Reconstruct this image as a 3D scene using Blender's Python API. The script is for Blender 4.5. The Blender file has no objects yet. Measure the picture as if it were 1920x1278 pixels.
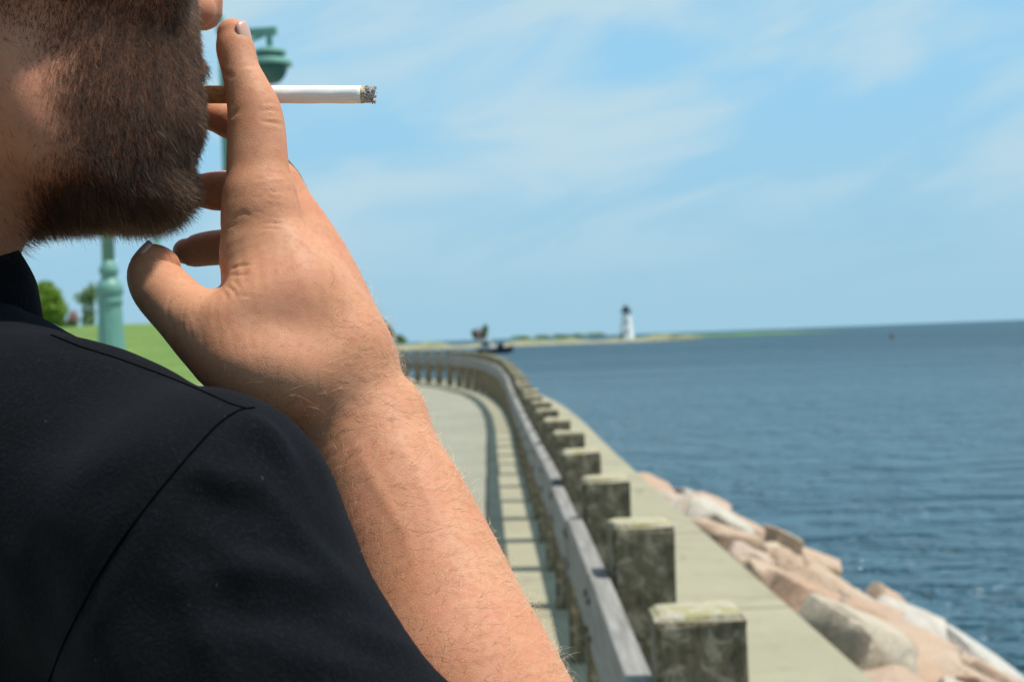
import bpy, bmesh, math, random
import numpy as np
from mathutils import Vector, Matrix

random.seed(7)
rng = np.random.default_rng(7)
R = math.radians
scene = bpy.context.scene
col = scene.collection

# ------------------------------------------------------------------ camera
CAM_H = 1.6
cam_data = bpy.data.cameras.new("camera")
cam_data.sensor_width = 36.0
cam_data.lens = 50.0
cam_data.clip_start = 0.02
cam_data.clip_end = 60000.0
cam_data.dof.use_dof = True
cam_data.dof.focus_distance = 0.60
cam_data.dof.aperture_fstop = 18.0
cam = bpy.data.objects.new("camera", cam_data)
cam.matrix_world = (Matrix.Translation((0, 0, CAM_H)) @ Matrix.Rotation(R(90 - 0.107), 4, 'X')
                    @ Matrix.Rotation(R(-2.1), 4, 'Z'))
col.objects.link(cam)
scene.camera = cam

# ------------------------------------------------------------------ sky and sun
SUN_EL, SUN_FWD = 68.0, -9.0          # sun stands high to the right, a little behind the camera
sd = Vector((math.cos(R(SUN_EL)) * math.cos(R(SUN_FWD)), math.cos(R(SUN_EL)) * math.sin(R(SUN_FWD)), math.sin(R(SUN_EL))))
world = bpy.data.worlds.new("World")
scene.world = world
world.use_nodes = True
wt = world.node_tree
wt.nodes.clear()
def wn(t, **kw):
    n = wt.nodes.new(t)
    for k, v in kw.items():
        setattr(n, k, v)
    return n
w_out = wn('ShaderNodeOutputWorld')
w_bg = wn('ShaderNodeBackground')
w_bg.inputs['Strength'].default_value = 0.135
sky = wn('ShaderNodeTexSky', sky_type='NISHITA', sun_disc=False)
sky.sun_elevation = R(SUN_EL)
sky.sun_rotation = math.atan2(sd.x, sd.y)
sky.air_density = 1.1
sky.dust_density = 0.2
sky.ozone_density = 1.6
sky.altitude = 0.0
tc = wn('ShaderNodeTexCoord')
sep = wn('ShaderNodeSeparateXYZ')
wt.links.new(tc.outputs['Generated'], sep.inputs[0])
def wmath(op, a, b=None, c=None):
    n = wn('ShaderNodeMath', operation=op)
    for i, s in enumerate((a, b, c)):
        if s is None: continue
        if isinstance(s, (int, float)): n.inputs[i].default_value = s
        else: wt.links.new(s, n.inputs[i])
    return n.outputs[0]
zc = wmath('MAXIMUM', sep.outputs[2], 0.0)
mp0 = wn('ShaderNodeMapping')
mp0.inputs['Rotation'].default_value = (0, R(13), R(20))
wt.links.new(tc.outputs['Generated'], mp0.inputs[0])
mp = wn('ShaderNodeMapping')
mp.inputs['Scale'].default_value = (2.4, 2.4, 8.5)
mp.inputs['Location'].default_value = (3.1, 1.7, 0.4)
wt.links.new(mp0.outputs[0], mp.inputs[0])
n1 = wn('ShaderNodeTexNoise')
n1.inputs['Scale'].default_value = 2.1
n1.inputs['Detail'].default_value = 7
n1.inputs['Roughness'].default_value = 0.5
n1.inputs['Distortion'].default_value = 0.5
wt.links.new(mp.outputs[0], n1.inputs['Vector'])
cr = wn('ShaderNodeMapRange', interpolation_type='SMOOTHSTEP')
cr.inputs['From Min'].default_value = 0.34
cr.inputs['From Max'].default_value = 0.62
cr.inputs['To Max'].default_value = 0.85
wt.links.new(n1.outputs['Fac'], cr.inputs['Value'])
lowfade = wn('ShaderNodeMapRange', interpolation_type='SMOOTHSTEP')
lowfade.inputs['From Min'].default_value = 0.0
lowfade.inputs['From Max'].default_value = 0.135
wt.links.new(sep.outputs[2], lowfade.inputs['Value'])
skyv = wn('ShaderNodeCombineXYZ')
wt.links.new(sep.outputs[0], skyv.inputs[0]); wt.links.new(sep.outputs[1], skyv.inputs[1])
wt.links.new(wmath('ADD', wmath('MULTIPLY', zc, 0.95), 0.16), skyv.inputs[2])
wt.links.new(skyv.outputs[0], sky.inputs[0])
cm = wmath('MULTIPLY', cr.outputs[0], lowfade.outputs[0])
tint = wn('ShaderNodeMix', data_type='RGBA', blend_type='MULTIPLY')
tint.inputs['Factor'].default_value = 1.0
tint.inputs[7].default_value = (0.86, 1.14, 1.12, 1)
wt.links.new(sky.outputs[0], tint.inputs[6])
def wrange(v, a, b_, c, d):
    n = wn('ShaderNodeMapRange', interpolation_type='SMOOTHSTEP')
    for k_, v_ in (('From Min', a), ('From Max', b_), ('To Min', c), ('To Max', d)): n.inputs[k_].default_value = v_
    wt.links.new(v, n.inputs['Value']); return n.outputs[0]
def wmix(f, a, b_):
    n = wn('ShaderNodeMix', data_type='RGBA')
    wt.links.new(f, n.inputs['Factor'])
    for i_, v_ in ((6, a), (7, b_)):
        if isinstance(v_, tuple): n.inputs[i_].default_value = v_
        else: wt.links.new(v_, n.inputs[i_])
    return n.outputs[2]
haze_col = wmix(wrange(sep.outputs[2], 0.0, 0.22, 0, 1), (2.62, 4.35, 5.45, 1), (2.45, 4.85, 6.65, 1))
lit_sky = wmix(wrange(sep.outputs[2], 0.10, 0.60, 0.95, 0.0), tint.outputs[2], haze_col)
lit_sky = wmix(cm, lit_sky, (4.0, 5.3, 5.92, 1))
wt.links.new(lit_sky, w_bg.inputs['Color'])
wt.links.new(w_bg.outputs[0], w_out.inputs['Surface'])

sun_data = bpy.data.lights.new("sun", 'SUN')
sun_data.energy = 4.9
sun_data.angle = R(0.53)
sun_data.color = (1.0, 0.955, 0.88)
sun = bpy.data.objects.new("sun", sun_data)
sun.rotation_euler = sd.to_track_quat('Z', 'Y').to_euler()
sun.location = (20, 5, 40)
col.objects.link(sun)

scene.view_settings.view_transform = 'Standard'
scene.view_settings.look = 'None'
scene.view_settings.gamma = 1.0
scene.view_settings.use_curve_mapping = False
scene.view_settings.exposure = 0.0
scene.cycles.use_denoising = True
scene.cycles.max_bounces = 8

# ------------------------------------------------------------------ helpers
def tag(o, label=None, cat=None, group=None, kind=None):
    if label: o['label'] = label
    if cat: o['category'] = cat
    if group: o['group'] = group
    if kind: o['kind'] = kind
    return o

def empty(name, loc=(0, 0, 0), rz=0.0):
    o = bpy.data.objects.new(name, None)
    o.location = loc
    o.rotation_euler = (0, 0, rz)
    o.empty_display_size = 0.1
    col.objects.link(o)
    return o

def link(name, me, mat, parent=None, smooth=False):
    o = bpy.data.objects.new(name, me)
    if mat is not None and not me.materials: me.materials.append(mat)
    if smooth:
        me.polygons.foreach_set('use_smooth', [True] * len(me.polygons))
    col.objects.link(o)
    if parent is not None: o.parent = parent
    return o

def mesh_from(name, V, F):
    me = bpy.data.meshes.new(name)
    me.from_pydata([tuple(map(float, v)) for v in V], [], F)
    me.update()
    return me

def mesh_np(name, V, Q):
    """fast mesh from numpy vertices and quads/tris"""
    me = bpy.data.meshes.new(name)
    n, k = Q.shape
    me.vertices.add(len(V)); me.vertices.foreach_set('co', V.astype(np.float32).ravel())
    me.loops.add(n * k); me.loops.foreach_set('vertex_index', Q.astype(np.int32).ravel())
    me.polygons.add(n)
    me.polygons.foreach_set('loop_start', np.arange(0, n * k, k, dtype=np.int32))
    me.polygons.foreach_set('use_smooth', np.ones(n, dtype=bool))
    me.update(calc_edges=True)
    return me

def box_bm(bm, c, s, rot=None, bevel=0.0):
    """box of full size s centred at c, rot = 3x3 Matrix"""
    m = Matrix.Translation(c) @ ((rot.to_4x4()) if rot else Matrix.Identity(4)) @ Matrix.Diagonal((s[0], s[1], s[2], 1))
    g = bmesh.ops.create_cube(bm, size=1.0, matrix=m)
    if bevel > 0:
        es = {e for v in g['verts'] for e in v.link_edges}
        bmesh.ops.bevel(bm, geom=list(es), offset=bevel, segments=2, affect='EDGES', profile=0.6)

def bm_obj(name, bm, mat, parent=None, smooth=False):
    me = bpy.data.meshes.new(name)
    bmesh.ops.recalc_face_normals(bm, faces=bm.faces)
    bm.to_mesh(me); bm.free()
    return link(name, me, mat, parent, smooth)

def lathe_bm(bm, prof, n=24, c=(0, 0, 0), flute=None):
    """profile [(r,z)...] turned about the z axis through c"""
    rings = []
    for r, z in prof:
        ring = []
        for i in range(n):
            a = 2 * math.pi * i / n
            rr = r
            if flute and flute[0] <= z <= flute[1]: rr = r * (1 - 0.07 * (i % 2))
            ring.append(bm.verts.new((c[0] + rr * math.cos(a), c[1] + rr * math.sin(a), c[2] + z)))
        rings.append(ring)
    for a, b in zip(rings[:-1], rings[1:]):
        for i in range(n):
            bm.faces.new((a[i], a[(i + 1) % n], b[(i + 1) % n], b[i]))
    bm.faces.new(rings[0][::-1]); bm.faces.new(rings[-1])

def tube_bm(bm, pts, rad, n=8):
    pts = [Vector(p) for p in pts]
    rings = []
    for i, p in enumerate(pts):
        t = (pts[min(i + 1, len(pts) - 1)] - pts[max(i - 1, 0)]).normalized()
        u = t.cross(Vector((0.31, 0.87, 0.38))).normalized(); v = t.cross(u)
        r = rad[i] if hasattr(rad, '__len__') else rad
        rings.append([bm.verts.new(p + r * (math.cos(2 * math.pi * k / n) * u + math.sin(2 * math.pi * k / n) * v)) for k in range(n)])
    for a, b in zip(rings[:-1], rings[1:]):
        for k in range(n):
            bm.faces.new((a[k], a[(k + 1) % n], b[(k + 1) % n], b[k]))
    bm.faces.new(rings[0][::-1]); bm.faces.new(rings[-1])

# ------------------------------------------------------------------ materials
class Mat:
    def __init__(s, name):
        s.m = bpy.data.materials.new(name); s.m.use_nodes = True
        s.t = s.m.node_tree; s.b = s.t.nodes['Principled BSDF']
        s.co = s.t.nodes.new('ShaderNodeTexCoord')
        s.vec = s.co.outputs['Object']
    def n(s, t, **kw):
        x = s.t.nodes.new(t)
        for k, v in kw.items(): setattr(x, k, v)
        return x
    def L(s, a, b): s.t.links.new(a, b)
    def noise(s, scale, detail=4, rough=0.55, dist=0.0, vec=None):
        x = s.n('ShaderNodeTexNoise')
        x.inputs['Scale'].default_value = scale; x.inputs['Detail'].default_value = detail
        x.inputs['Roughness'].default_value = rough; x.inputs['Distortion'].default_value = dist
        s.L(vec or s.vec, x.inputs['Vector'])
        return x.outputs['Fac']
    def mapping(s, scale=(1, 1, 1), rot=(0, 0, 0), loc=(0, 0, 0), vec=None):
        x = s.n('ShaderNodeMapping')
        x.inputs['Scale'].default_value = scale; x.inputs['Rotation'].default_value = rot; x.inputs['Location'].default_value = loc
        s.L(vec or s.vec, x.inputs[0]); return x.outputs[0]
    def ramp(s, fac, stops):
        x = s.n('ShaderNodeValToRGB'); e = x.color_ramp.elements
        while len(e) < len(stops): e.new(0.5)
        for i, (p, c) in enumerate(stops):
            e[i].position = p; e[i].color = (c[0], c[1], c[2], 1)
        s.L(fac, x.inputs[0]); return x.outputs[0]
    def rng(s, v, a, b, c=0.0, d=1.0):
        x = s.n('ShaderNodeMapRange', interpolation_type='SMOOTHSTEP')
        for k, val in zip(('From Min', 'From Max', 'To Min', 'To Max'), (a, b, c, d)): x.inputs[k].default_value = val
        s.L(v, x.inputs['Value']); return x.outputs[0]
    def mix(s, fac, a, b, mode='MIX'):
        x = s.n('ShaderNodeMix', data_type='RGBA', blend_type=mode)
        if isinstance(fac, (int, float)): x.inputs['Factor'].default_value = fac
        else: s.L(fac, x.inputs['Factor'])
        for i, v in ((6, a), (7, b)):
            if isinstance(v, tuple): x.inputs[i].default_value = (v[0], v[1], v[2], 1)
            else: s.L(v, x.inputs[i])
        return x.outputs[2]
    def math(s, op, a, b=0.0):
        x = s.n('ShaderNodeMath', operation=op)
        for i, v in enumerate((a, b)):
            if isinstance(v, (int, float)): x.inputs[i].default_value = v
            else: s.L(v, x.inputs[i])
        return x.outputs[0]
    def base(s, v):
        if isinstance(v, tuple): s.b.inputs['Base Color'].default_value = (v[0], v[1], v[2], 1)
        else: s.L(v, s.b.inputs['Base Color'])
    def rough(s, v):
        if isinstance(v, (int, float)): s.b.inputs['Roughness'].default_value = v
        else: s.L(v, s.b.inputs['Roughness'])
    def bump(s, h, strength=0.3, dist=0.01, prev=None):
        x = s.n('ShaderNodeBump'); x.inputs['Strength'].default_value = strength; x.inputs['Distance'].default_value = dist
        s.L(h, x.inputs['Height'])
        if prev is not None: s.L(prev, x.inputs['Normal'])
        s.L(x.outputs[0], s.b.inputs['Normal']); return x.outputs[0]
    def rand(s):
        return s.n('ShaderNodeObjectInfo').outputs['Random']

def plain(name, c, rough=0.6, metal=0.0, var=0.15, scale=6.0, bump=0.1):
    m = Mat(name)
    f = m.noise(scale, 5)
    m.base(m.mix(m.rng(f, 0.35, 0.7), tuple(x * (1 - var) for x in c), tuple(min(1, x * (1 + var)) for x in c)))
    m.rough(rough); m.b.inputs['Metallic'].default_value = metal
    if bump: m.bump(m.noise(scale * 8, 3), bump, 0.01)
    return m.m

def concrete(name, a, b, scale=1.0):
    m = Mat(name)
    f = m.noise(0.7 * scale, 6, 0.6); g = m.noise(90 * scale, 3, 0.7); h = m.noise(5 * scale, 6, 0.7, 0.6); st = m.noise(1.7 * scale, 7, 0.68, 0.8)
    c = m.mix(m.rng(f, 0.3, 0.7), a, b)
    c = m.mix(m.rng(h, 0.50, 0.75, 0, 0.5), c, tuple(x * 0.68 for x in a))
    c = m.mix(m.rng(st, 0.54, 0.70, 0, 0.5), c, (a[0] * .62, a[1] * .60, a[2] * .58))
    c = m.mix(m.rng(st, 0.28, 0.42, 0.4, 0), c, tuple(x * 1.12 for x in b))
    vo = m.n('ShaderNodeTexVoronoi', feature='DISTANCE_TO_EDGE'); vo.inputs['Scale'].default_value = 0.32 * scale
    wv = m.n('ShaderNodeVectorMath', operation='ADD'); nz = m.n('ShaderNodeTexNoise'); nz.inputs['Scale'].default_value = 1.3
    m.L(m.vec, nz.inputs['Vector']); m.L(m.vec, wv.inputs[0]); m.L(nz.outputs['Color'], wv.inputs[1]); m.L(wv.outputs[0], vo.inputs['Vector'])
    crack = m.rng(vo.outputs['Distance'], 0.0, 0.006, 0.75, 0)
    c = m.mix(crack, c, tuple(x * .35 for x in a))
    c = m.mix(m.rng(g, 0.35, 0.75, 0, 0.45), c, tuple(x * 1.12 for x in b))
    m.base(c); m.rough(0.9); m.bump(g, 0.35, 0.004); return m.m

def wood_post():
    m = Mat('weathered_post')
    st = m.mapping((14, 14, 1.2))
    g = m.noise(3.0, 6, 0.65, 0.3, st); sp = m.noise(21, 7, 0.75, 0.7); big = m.noise(6, 4)
    c = m.mix(m.rng(g, 0.3, 0.7), (0.085, 0.068, 0.040), (0.20, 0.165, 0.105))
    c = m.mix(m.rng(sp, 0.50, 0.60, 0, 0.85), c, (0.36, 0.32, 0.22))
    c = m.mix(m.rng(sp, 0.32, 0.45, 0.85, 0), c, (0.045, 0.038, 0.025))
    c = m.mix(m.rng(big, 0.55, 0.7, 0, 0.5), c, (0.10, 0.10, 0.045))
    geo = m.n('ShaderNodeNewGeometry'); sx = m.n('ShaderNodeSeparateXYZ'); m.L(geo.outputs['Normal'], sx.inputs[0])
    top = m.rng(sx.outputs[2], 0.45, 0.8)
    lich = m.mix(m.rng(m.noise(18, 4), 0.42, 0.62), (0.42, 0.375, 0.27), (0.33, 0.295, 0.13))
    lich = m.mix(m.rng(m.noise(40, 3), 0.58, 0.68), lich, (0.5, 0.48, 0.40))
    c = m.mix(m.math('MULTIPLY', top, m.rng(m.noise(9, 3), 0.25, 0.45)), c, lich)
    m.base(c); m.rough(0.92); m.bump(g, 0.5, 0.01, m.bump(sp, 0.5, 0.006)); return m.m

def plank_mat():
    m = Mat('silvered_plank')
    g = m.noise(2.2, 6, 0.65, 0.35, m.mapping((30, 1.6, 30)))
    c = m.mix(m.rng(g, 0.3, 0.72), (0.16, 0.148, 0.13), (0.36, 0.342, 0.315))
    c = m.mix(m.rng(m.noise(4, 4), 0.5, 0.75, 0, 0.5), c, (0.28, 0.26, 0.22))
    rr = m.rand()
    c = m.mix(m.math('MULTIPLY', rr, 0.45), c, (0.20, 0.18, 0.15))
    m.base(c); m.rough(0.85); m.bump(g, 0.5, 0.006); return m.m

def rock_mat():
    m = Mat('granite')
    rr = m.rand()
    tint = m.ramp(rr, [(0.0, (0.55, 0.35, 0.23)), (0.3, (0.60, 0.44, 0.30)), (0.55, (0.57, 0.39, 0.28)), (0.75, (0.62, 0.60, 0.53)), (1.0, (0.64, 0.51, 0.33))])
    sp = m.noise(45, 4, 0.75); b = m.noise(4.5, 7, 0.68, 0.8); st = m.noise(1.6, 5, 0.6)
    c = m.mix(m.rng(sp, 0.35, 0.7, 0, 0.35), tint, (0.30, 0.22, 0.17))
    c = m.mix(m.rng(b, 0.52, 0.72, 0, 0.55), c, (0.52, 0.46, 0.38))
    c = m.mix(m.rng(st, 0.54, 0.72, 0, 0.5), c, (0.24, 0.14, 0.08))
    m.base(c); m.rough(0.85); m.bump(b, 0.9, 0.08, m.bump(sp, 0.6, 0.015)); return m.m

def leaf_mat(name, a, b):
    m = Mat(name)
    geo = m.n('ShaderNodeNewGeometry')
    c = m.mix(geo.outputs['Random Per Island'], a, b)
    m.base(c); m.rough(0.55)
    m.b.inputs['Subsurface Weight'].default_value = 0.0
    m.b.inputs['Transmission Weight'].default_value = 0.0
    tr = m.n('ShaderNodeBsdfTranslucent'); m.L(c, tr.inputs[0])
    mx = m.n('ShaderNodeMixShader'); mx.inputs[0].default_value = 0.35
    out = m.t.nodes['Material Output']
    m.L(m.b.outputs[0], mx.inputs[1]); m.L(tr.outputs[0], mx.inputs[2]); m.L(mx.outputs[0], out.inputs['Surface'])
    return m.m

M = {}
M['path'] = concrete('path_concrete', (0.25, 0.24, 0.18), (0.30, 0.288, 0.22))
M['cap'] = concrete('cap_concrete', (0.295, 0.268, 0.178), (0.345, 0.318, 0.212))
M['wall'] = concrete('seawall_concrete', (0.26, 0.25, 0.20), (0.34, 0.32, 0.27))
M['post'] = wood_post()
M['plank'] = plank_mat()
M['rock'] = rock_mat()
M['bolt'] = plain('rusty_bolt', (0.03, 0.025, 0.02), 0.7, 0.4)
M['green_paint'] = plain('verdigris_paint', (0.16, 0.36, 0.29), 0.45, 0.0, 0.12, 3.0)
M['green_dark'] = plain('dark_green_paint', (0.05, 0.15, 0.13), 0.45)
M['glass'] = plain('frosted_lens', (0.35, 0.33, 0.30), 0.3)
M['white_paint'] = plain('white_masonry', (0.86, 0.86, 0.83), 0.7, 0, 0.05, 0.5)
M['black_paint'] = plain('black_iron', (0.03, 0.04, 0.045), 0.5)
M['hull'] = plain('dark_hull', (0.012, 0.018, 0.03), 0.45)
M['cream'] = plain('cream_cabin', (0.62, 0.62, 0.55), 0.5)
M['window'] = plain('dark_window', (0.03, 0.04, 0.05), 0.15, bump=0)
M['red'] = plain('buoy_red', (0.20, 0.03, 0.04), 0.5)
M['brick'] = plain('pink_siding', (0.45, 0.28, 0.26), 0.8)
M['roof'] = plain('grey_roof', (0.12, 0.12, 0.13), 0.8)
M['bark'] = plain('bark', (0.10, 0.075, 0.05), 0.9)
M['leaf_bright'] = leaf_mat('leaf_bright', (0.15, 0.28, 0.03), (0.30, 0.42, 0.05))
M['leaf_mid'] = leaf_mat('leaf_mid', (0.15, 0.25, 0.08), (0.27, 0.38, 0.13))
M['leaf_dark'] = leaf_mat('leaf_dark', (0.03, 0.08, 0.04), (0.06, 0.12, 0.05))
M['petal'] = leaf_mat('pink_petal', (0.55, 0.16, 0.20), (0.65, 0.45, 0.48))

def water_mat():
    m = Mat('sea')
    m.base((0.012, 0.055, 0.095)); m.rough(0.22); m.b.inputs['IOR'].default_value = 1.33
    a = m.noise(0.85, 3, 0.55, 0.5, m.mapping((1.0, 1.7, 1), (0, 0, R(12))))
    b = m.noise(0.22, 4, 0.6, 0.6, m.mapping((1.0, 2.0, 1), (0, 0, R(-8))))
    c = m.noise(3.6, 2, 0.5, 0.2, m.mapping((1, 1.5, 1), (0, 0, R(30))))
    h = m.math('ADD', m.math('MULTIPLY', b, 2.2), m.math('ADD', m.math('MULTIPLY', a, 1.25), m.math('MULTIPLY', c, 0.16)))
    m.bump(h, 1.0, 1.5)
    sy = m.n('ShaderNodeSeparateXYZ'); m.L(m.vec, sy.inputs[0]); m.rough(m.rng(sy.outputs[1], 20, 260, .2, .42))
    big = m.noise(0.012, 4, 0.6, 0.5, m.mapping((1, 3.0, 1)))
    m.base(m.mix(m.rng(big, 0.35, 0.68), (0.022, 0.085, 0.125), (0.045, 0.125, 0.17)))
    return m.m
M['water'] = water_mat()

def lawn_mat():
    m = Mat('lawn_grass')
    f = m.noise(0.25, 5); g = m.noise(9, 4, 0.7)
    c = m.mix(m.rng(f, 0.3, 0.7), (0.09, 0.17, 0.02), (0.14, 0.23, 0.03))
    c = m.mix(m.rng(m.noise(0.9, 6, 0.7), 0.45, 0.7, 0, 0.7), c, (0.19, 0.25, 0.05))
    c = m.mix(m.rng(g, 0.4, 0.75, 0, 0.5), c, (0.06, 0.12, 0.02))
    m.base(c); m.rough(0.8); m.bump(g, 0.8, 0.05); return m.m
M['lawn'] = lawn_mat()

def shore_mat():
    m = Mat('spit_shore')
    s = m.n('ShaderNodeSeparateXYZ'); m.L(m.vec, s.inputs[0])
    nn = m.noise(0.08, 5, 0.65); st = m.noise(0.6, 4, 0.7)
    rocks = m.mix(m.rng(st, 0.3, 0.7), (0.20, 0.16, 0.12), (0.50, 0.42, 0.33))
    grass = m.mix(m.rng(nn, 0.3, 0.7), (0.15, 0.19, 0.08), (0.30, 0.28, 0.16))
    h = m.math('ADD', s.outputs[2], m.math('MULTIPLY', nn, 1.4))
    m.base(m.mix(m.rng(h, -1.1, -0.2), rocks, grass)); m.rough(0.9); return m.m
M['shore'] = shore_mat()

# ================================================================== SETTING
CURVE_Y = np.array([-9, -4, 0, 4, 6, 8, 13, 19, 25, 30, 35, 40, 45, 50, 55, 60], float)
CURVE_X = np.array([.37, .365, .36, .355, .335, .30, .20, .10, .0, -.2, -.65, -1.6, -3.1, -5.2, -8.0, -11.5])
def _fine():
    yy = np.linspace(-9, 60, 1400)
    xx = np.interp(yy, CURVE_Y, CURVE_X)
    k = np.exp(-0.5 * (np.arange(-60, 61) / 26.0) ** 2); k /= k.sum()
    xp = np.concatenate([np.full(60, xx[0]), xx, xx[-1] + (np.arange(1, 61)) * (xx[-1] - xx[-2])])
    return yy, np.convolve(xp, k, 'valid')
FY, FX = _fine()
def xr(y): return float(np.interp(y, FY, FX))
def zg(y):
    t = min(1.0, max(0.0, (y - 17) / 28.0)); return 0.30 * t * t * (3 - 2 * t)
def nrm(y):
    dx = (xr(y + .3) - xr(y - .3)) / .6
    l = math.hypot(dx, 1); return (1 / l, -dx / l), (dx / l, 1 / l)     # outward (sea side), along
def offs(y, o, z=0.0):
    n, t = nrm(y); return (xr(y) + n[0] * o, y + n[1] * o, zg(y) + z)

WATER_Z = -1.8
# sea: one sheet to the horizon
me = mesh_from('sea', [(-30000, -200, WATER_Z), (30000, -200, WATER_Z), (30000, 40000, WATER_Z), (-30000, 40000, WATER_Z)], [(0, 1, 2, 3)])
tag(link('sea', me, M['water']), 'blue choppy sea reaching to the horizon', kind='structure')

def strip(name, ys, o0, o1, z, mat, sub=1, extra_left=None):
    V, F = [], []
    for y in ys:
        for k in range(sub + 1):
            o = o0 + (o1 - o0) * k / sub
            V.append(offs(y, o, z))
    w = sub + 1
    for i in range(len(ys) - 1):
        for k in range(sub):
            F.append((i * w + k, i * w + k + 1, (i + 1) * w + k + 1, (i + 1) * w + k))
    return mesh_from(name, V, F)
ys = list(np.linspace(-8, 58, 120))
# promenade: a wide paved ground, left edge at x = -32
V, F = [], []
for y in ys:
    p = offs(y, -0.49)
    for k in range(9):
        t = k / 8; V.append((p[0] * (1 - t) - 32 * t, p[1], zg(y)))
for i in range(len(ys) - 1):
    for k in range(8): F.append((i * 9 + k, (i + 1) * 9 + k, (i + 1) * 9 + k + 1, i * 9 + k + 1))
promenade = tag(link('promenade', mesh_from('promenade', V, F), M['path']), 'wide grey concrete promenade curving along the water', kind='structure')

# seawall cap of concrete slabs with open joints
cap = tag(empty('seawall_cap'), 'beige concrete seawall cap under the railing', kind='structure')
me = strip('seawall_core', ys, -0.48, 1.17, -0.03, M['wall'], 1)
bm = bmesh.new(); bm.from_mesh(me)
ret = bmesh.ops.extrude_face_region(bm, geom=bm.faces[:])
for v in [g for g in ret['geom'] if isinstance(g, bmesh.types.BMVert)]: v.co.z -= 2.6
wall = bm_obj('seawall_core', bm, M['wall'], cap)
bpy.data.meshes.remove(me)
y = -7.5
slab_len = 3.1
while y < 57:
    y1 = y + slab_len
    bm = bmesh.new(); n = 4
    rows = []
    for i in range(n + 1):
        yy = y + 0.012 + (y1 - y - 0.024) * i / n
        a, b = offs(yy, -0.48), offs(yy, 1.21)
        rows.append([bm.verts.new((a[0], a[1], a[2] + .035)), bm.verts.new((b[0], b[1], b[2] + .03)),
                     bm.verts.new((b[0], b[1], b[2] - .14)), bm.verts.new((a[0], a[1], a[2] - .028))])
    for i in range(n):
        for k in range(4):
            bm.faces.new((rows[i][k], rows[i][(k + 1) % 4], rows[i + 1][(k + 1) % 4], rows[i + 1][k]))
    bm.faces.new(rows[0]); bm.faces.new(rows[-1][::-1])
    bm_obj('slab', bm, M['cap'], cap)
    y = y1

# lawn bank
V, F = [], []
nx, ny = 40, 30
for j in range(ny + 1):
    y = 49 + 80 * (j / ny)
    for i in range(nx + 1):
        t = i / nx
        x = -75 * (1 - t) + (-0.115 * y - 1.0) * t
        s = min(1, max(0, (y - 50) / 27.0)); s = s * s * (3 - 2 * s)
        side = min(1, max(0, (1 - t) / 0.12)); side = side * side * (3 - 2 * side)
        z = 0.27 + (2.75 * s + 0.12 * math.sin(x * .35 + y * .2)*s) * (0.25 + 0.75 * side)
        if i == nx: z = -2.2
        V.append((x, y, z))
for j in range(ny):
    for i in range(nx):
        a = j * (nx + 1) + i; F.append((a, a + 1, a + nx + 2, a + nx + 1))
tag(link('lawn', mesh_from('lawn', V, F), M['lawn'], None, True), 'bright green grass bank beyond the promenade', kind='structure')

# riprap bed below the boulders
V, F = [], []
for y in np.linspace(-6, 22, 40):
    tail = max(0, (y - 17) / 5)
    for o, z in ((1.15, -0.75 - 1.3 * tail), (2.4, -1.35 - 1.0 * tail), (4.4, -2.3)): V.append(offs(float(y), o, z))
for i in range(39):
    for k in range(2): F.append((i * 3 + k, i * 3 + k + 1, i * 3 + k + 4, i * 3 + k + 3))
tag(link('riprap_bed', mesh_from('riprap_bed', V, F), M['wall']), 'rubble bed under the granite riprap', kind='structure')

def boulder_mesh(seed, L, W, H):
    r = random.Random(seed)
    bm = bmesh.new()
    for i in range(26):
        v = Vector((r.gauss(0, 1), r.gauss(0, 1), r.gauss(0, 1))).normalized()
        e = 0.42
        v = Vector([math.copysign(abs(c) ** e, c) for c in v])
        m = max(abs(c) for c in v); v = v / (0.55 + 0.45 * m) * r.uniform(0.86, 1.05)
        bm.verts.new((v.x * L / 2, v.y * W / 2, v.z * H / 2))
    g = bmesh.ops.convex_hull(bm, input=bm.verts)
    bmesh.ops.delete(bm, geom=[x for x in g['geom_interior'] if isinstance(x, bmesh.types.BMVert)], context='VERTS')
    bmesh.ops.dissolve_limit(bm, angle_limit=R(14), verts=bm.verts, edges=bm.edges)
    bmesh.ops.bevel(bm, geom=bm.edges[:], offset=0.03, segments=1, affect='EDGES', clamp_overlap=True)
    bmesh.ops.triangulate(bm, faces=bm.faces)
    bmesh.ops.subdivide_edges(bm, edges=[e for e in bm.edges if e.calc_length() > .16], cuts=1, use_grid_fill=True)
    bmesh.ops.triangulate(bm, faces=bm.faces)
    from mathutils import noise as mn
    for v in bm.verts:
        q = v.co * 3.1 + Vector((seed * 1.7, seed * .3, 0))
        v.co += v.co.normalized() * (.05 * mn.noise(q) + .03 * mn.noise(q * 3.3))
    me = bpy.data.meshes.new('granite_boulder'); bm.to_mesh(me); bm.free()
    me.materials.append(M['rock'])
    me.polygons.foreach_set('use_smooth', [True] * len(me.polygons))
    me.set_sharp_from_angle(angle=R(30))
    return me
ORD = ['first', 'second', 'third', 'fourth', 'fifth', 'sixth', 'seventh', 'eighth', 'ninth', 'tenth', 'eleventh', 'twelfth', 'thirteenth',
       'fourteenth', 'fifteenth', 'sixteenth', 'seventeenth', 'eighteenth', 'nineteenth', 'twentieth', 'twenty-first', 'twenty-second', 'twenty-third', 'twenty-fourth', 'twenty-fifth']
ROWS = [('row against the seawall cap', 1.50, -0.30, 0.85), ('second row below the cap', 1.95, -0.52, 0.95), ('third row below the cap', 2.42, -0.78, 1.0),
        ('fourth row below the cap', 2.9, -1.05, 1.05), ('fifth row below the cap', 3.36, -1.31, 1.05), ('row at the water line', 3.85, -1.58, 1.1)]
rr = random.Random(21)
seed = 100
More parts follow.
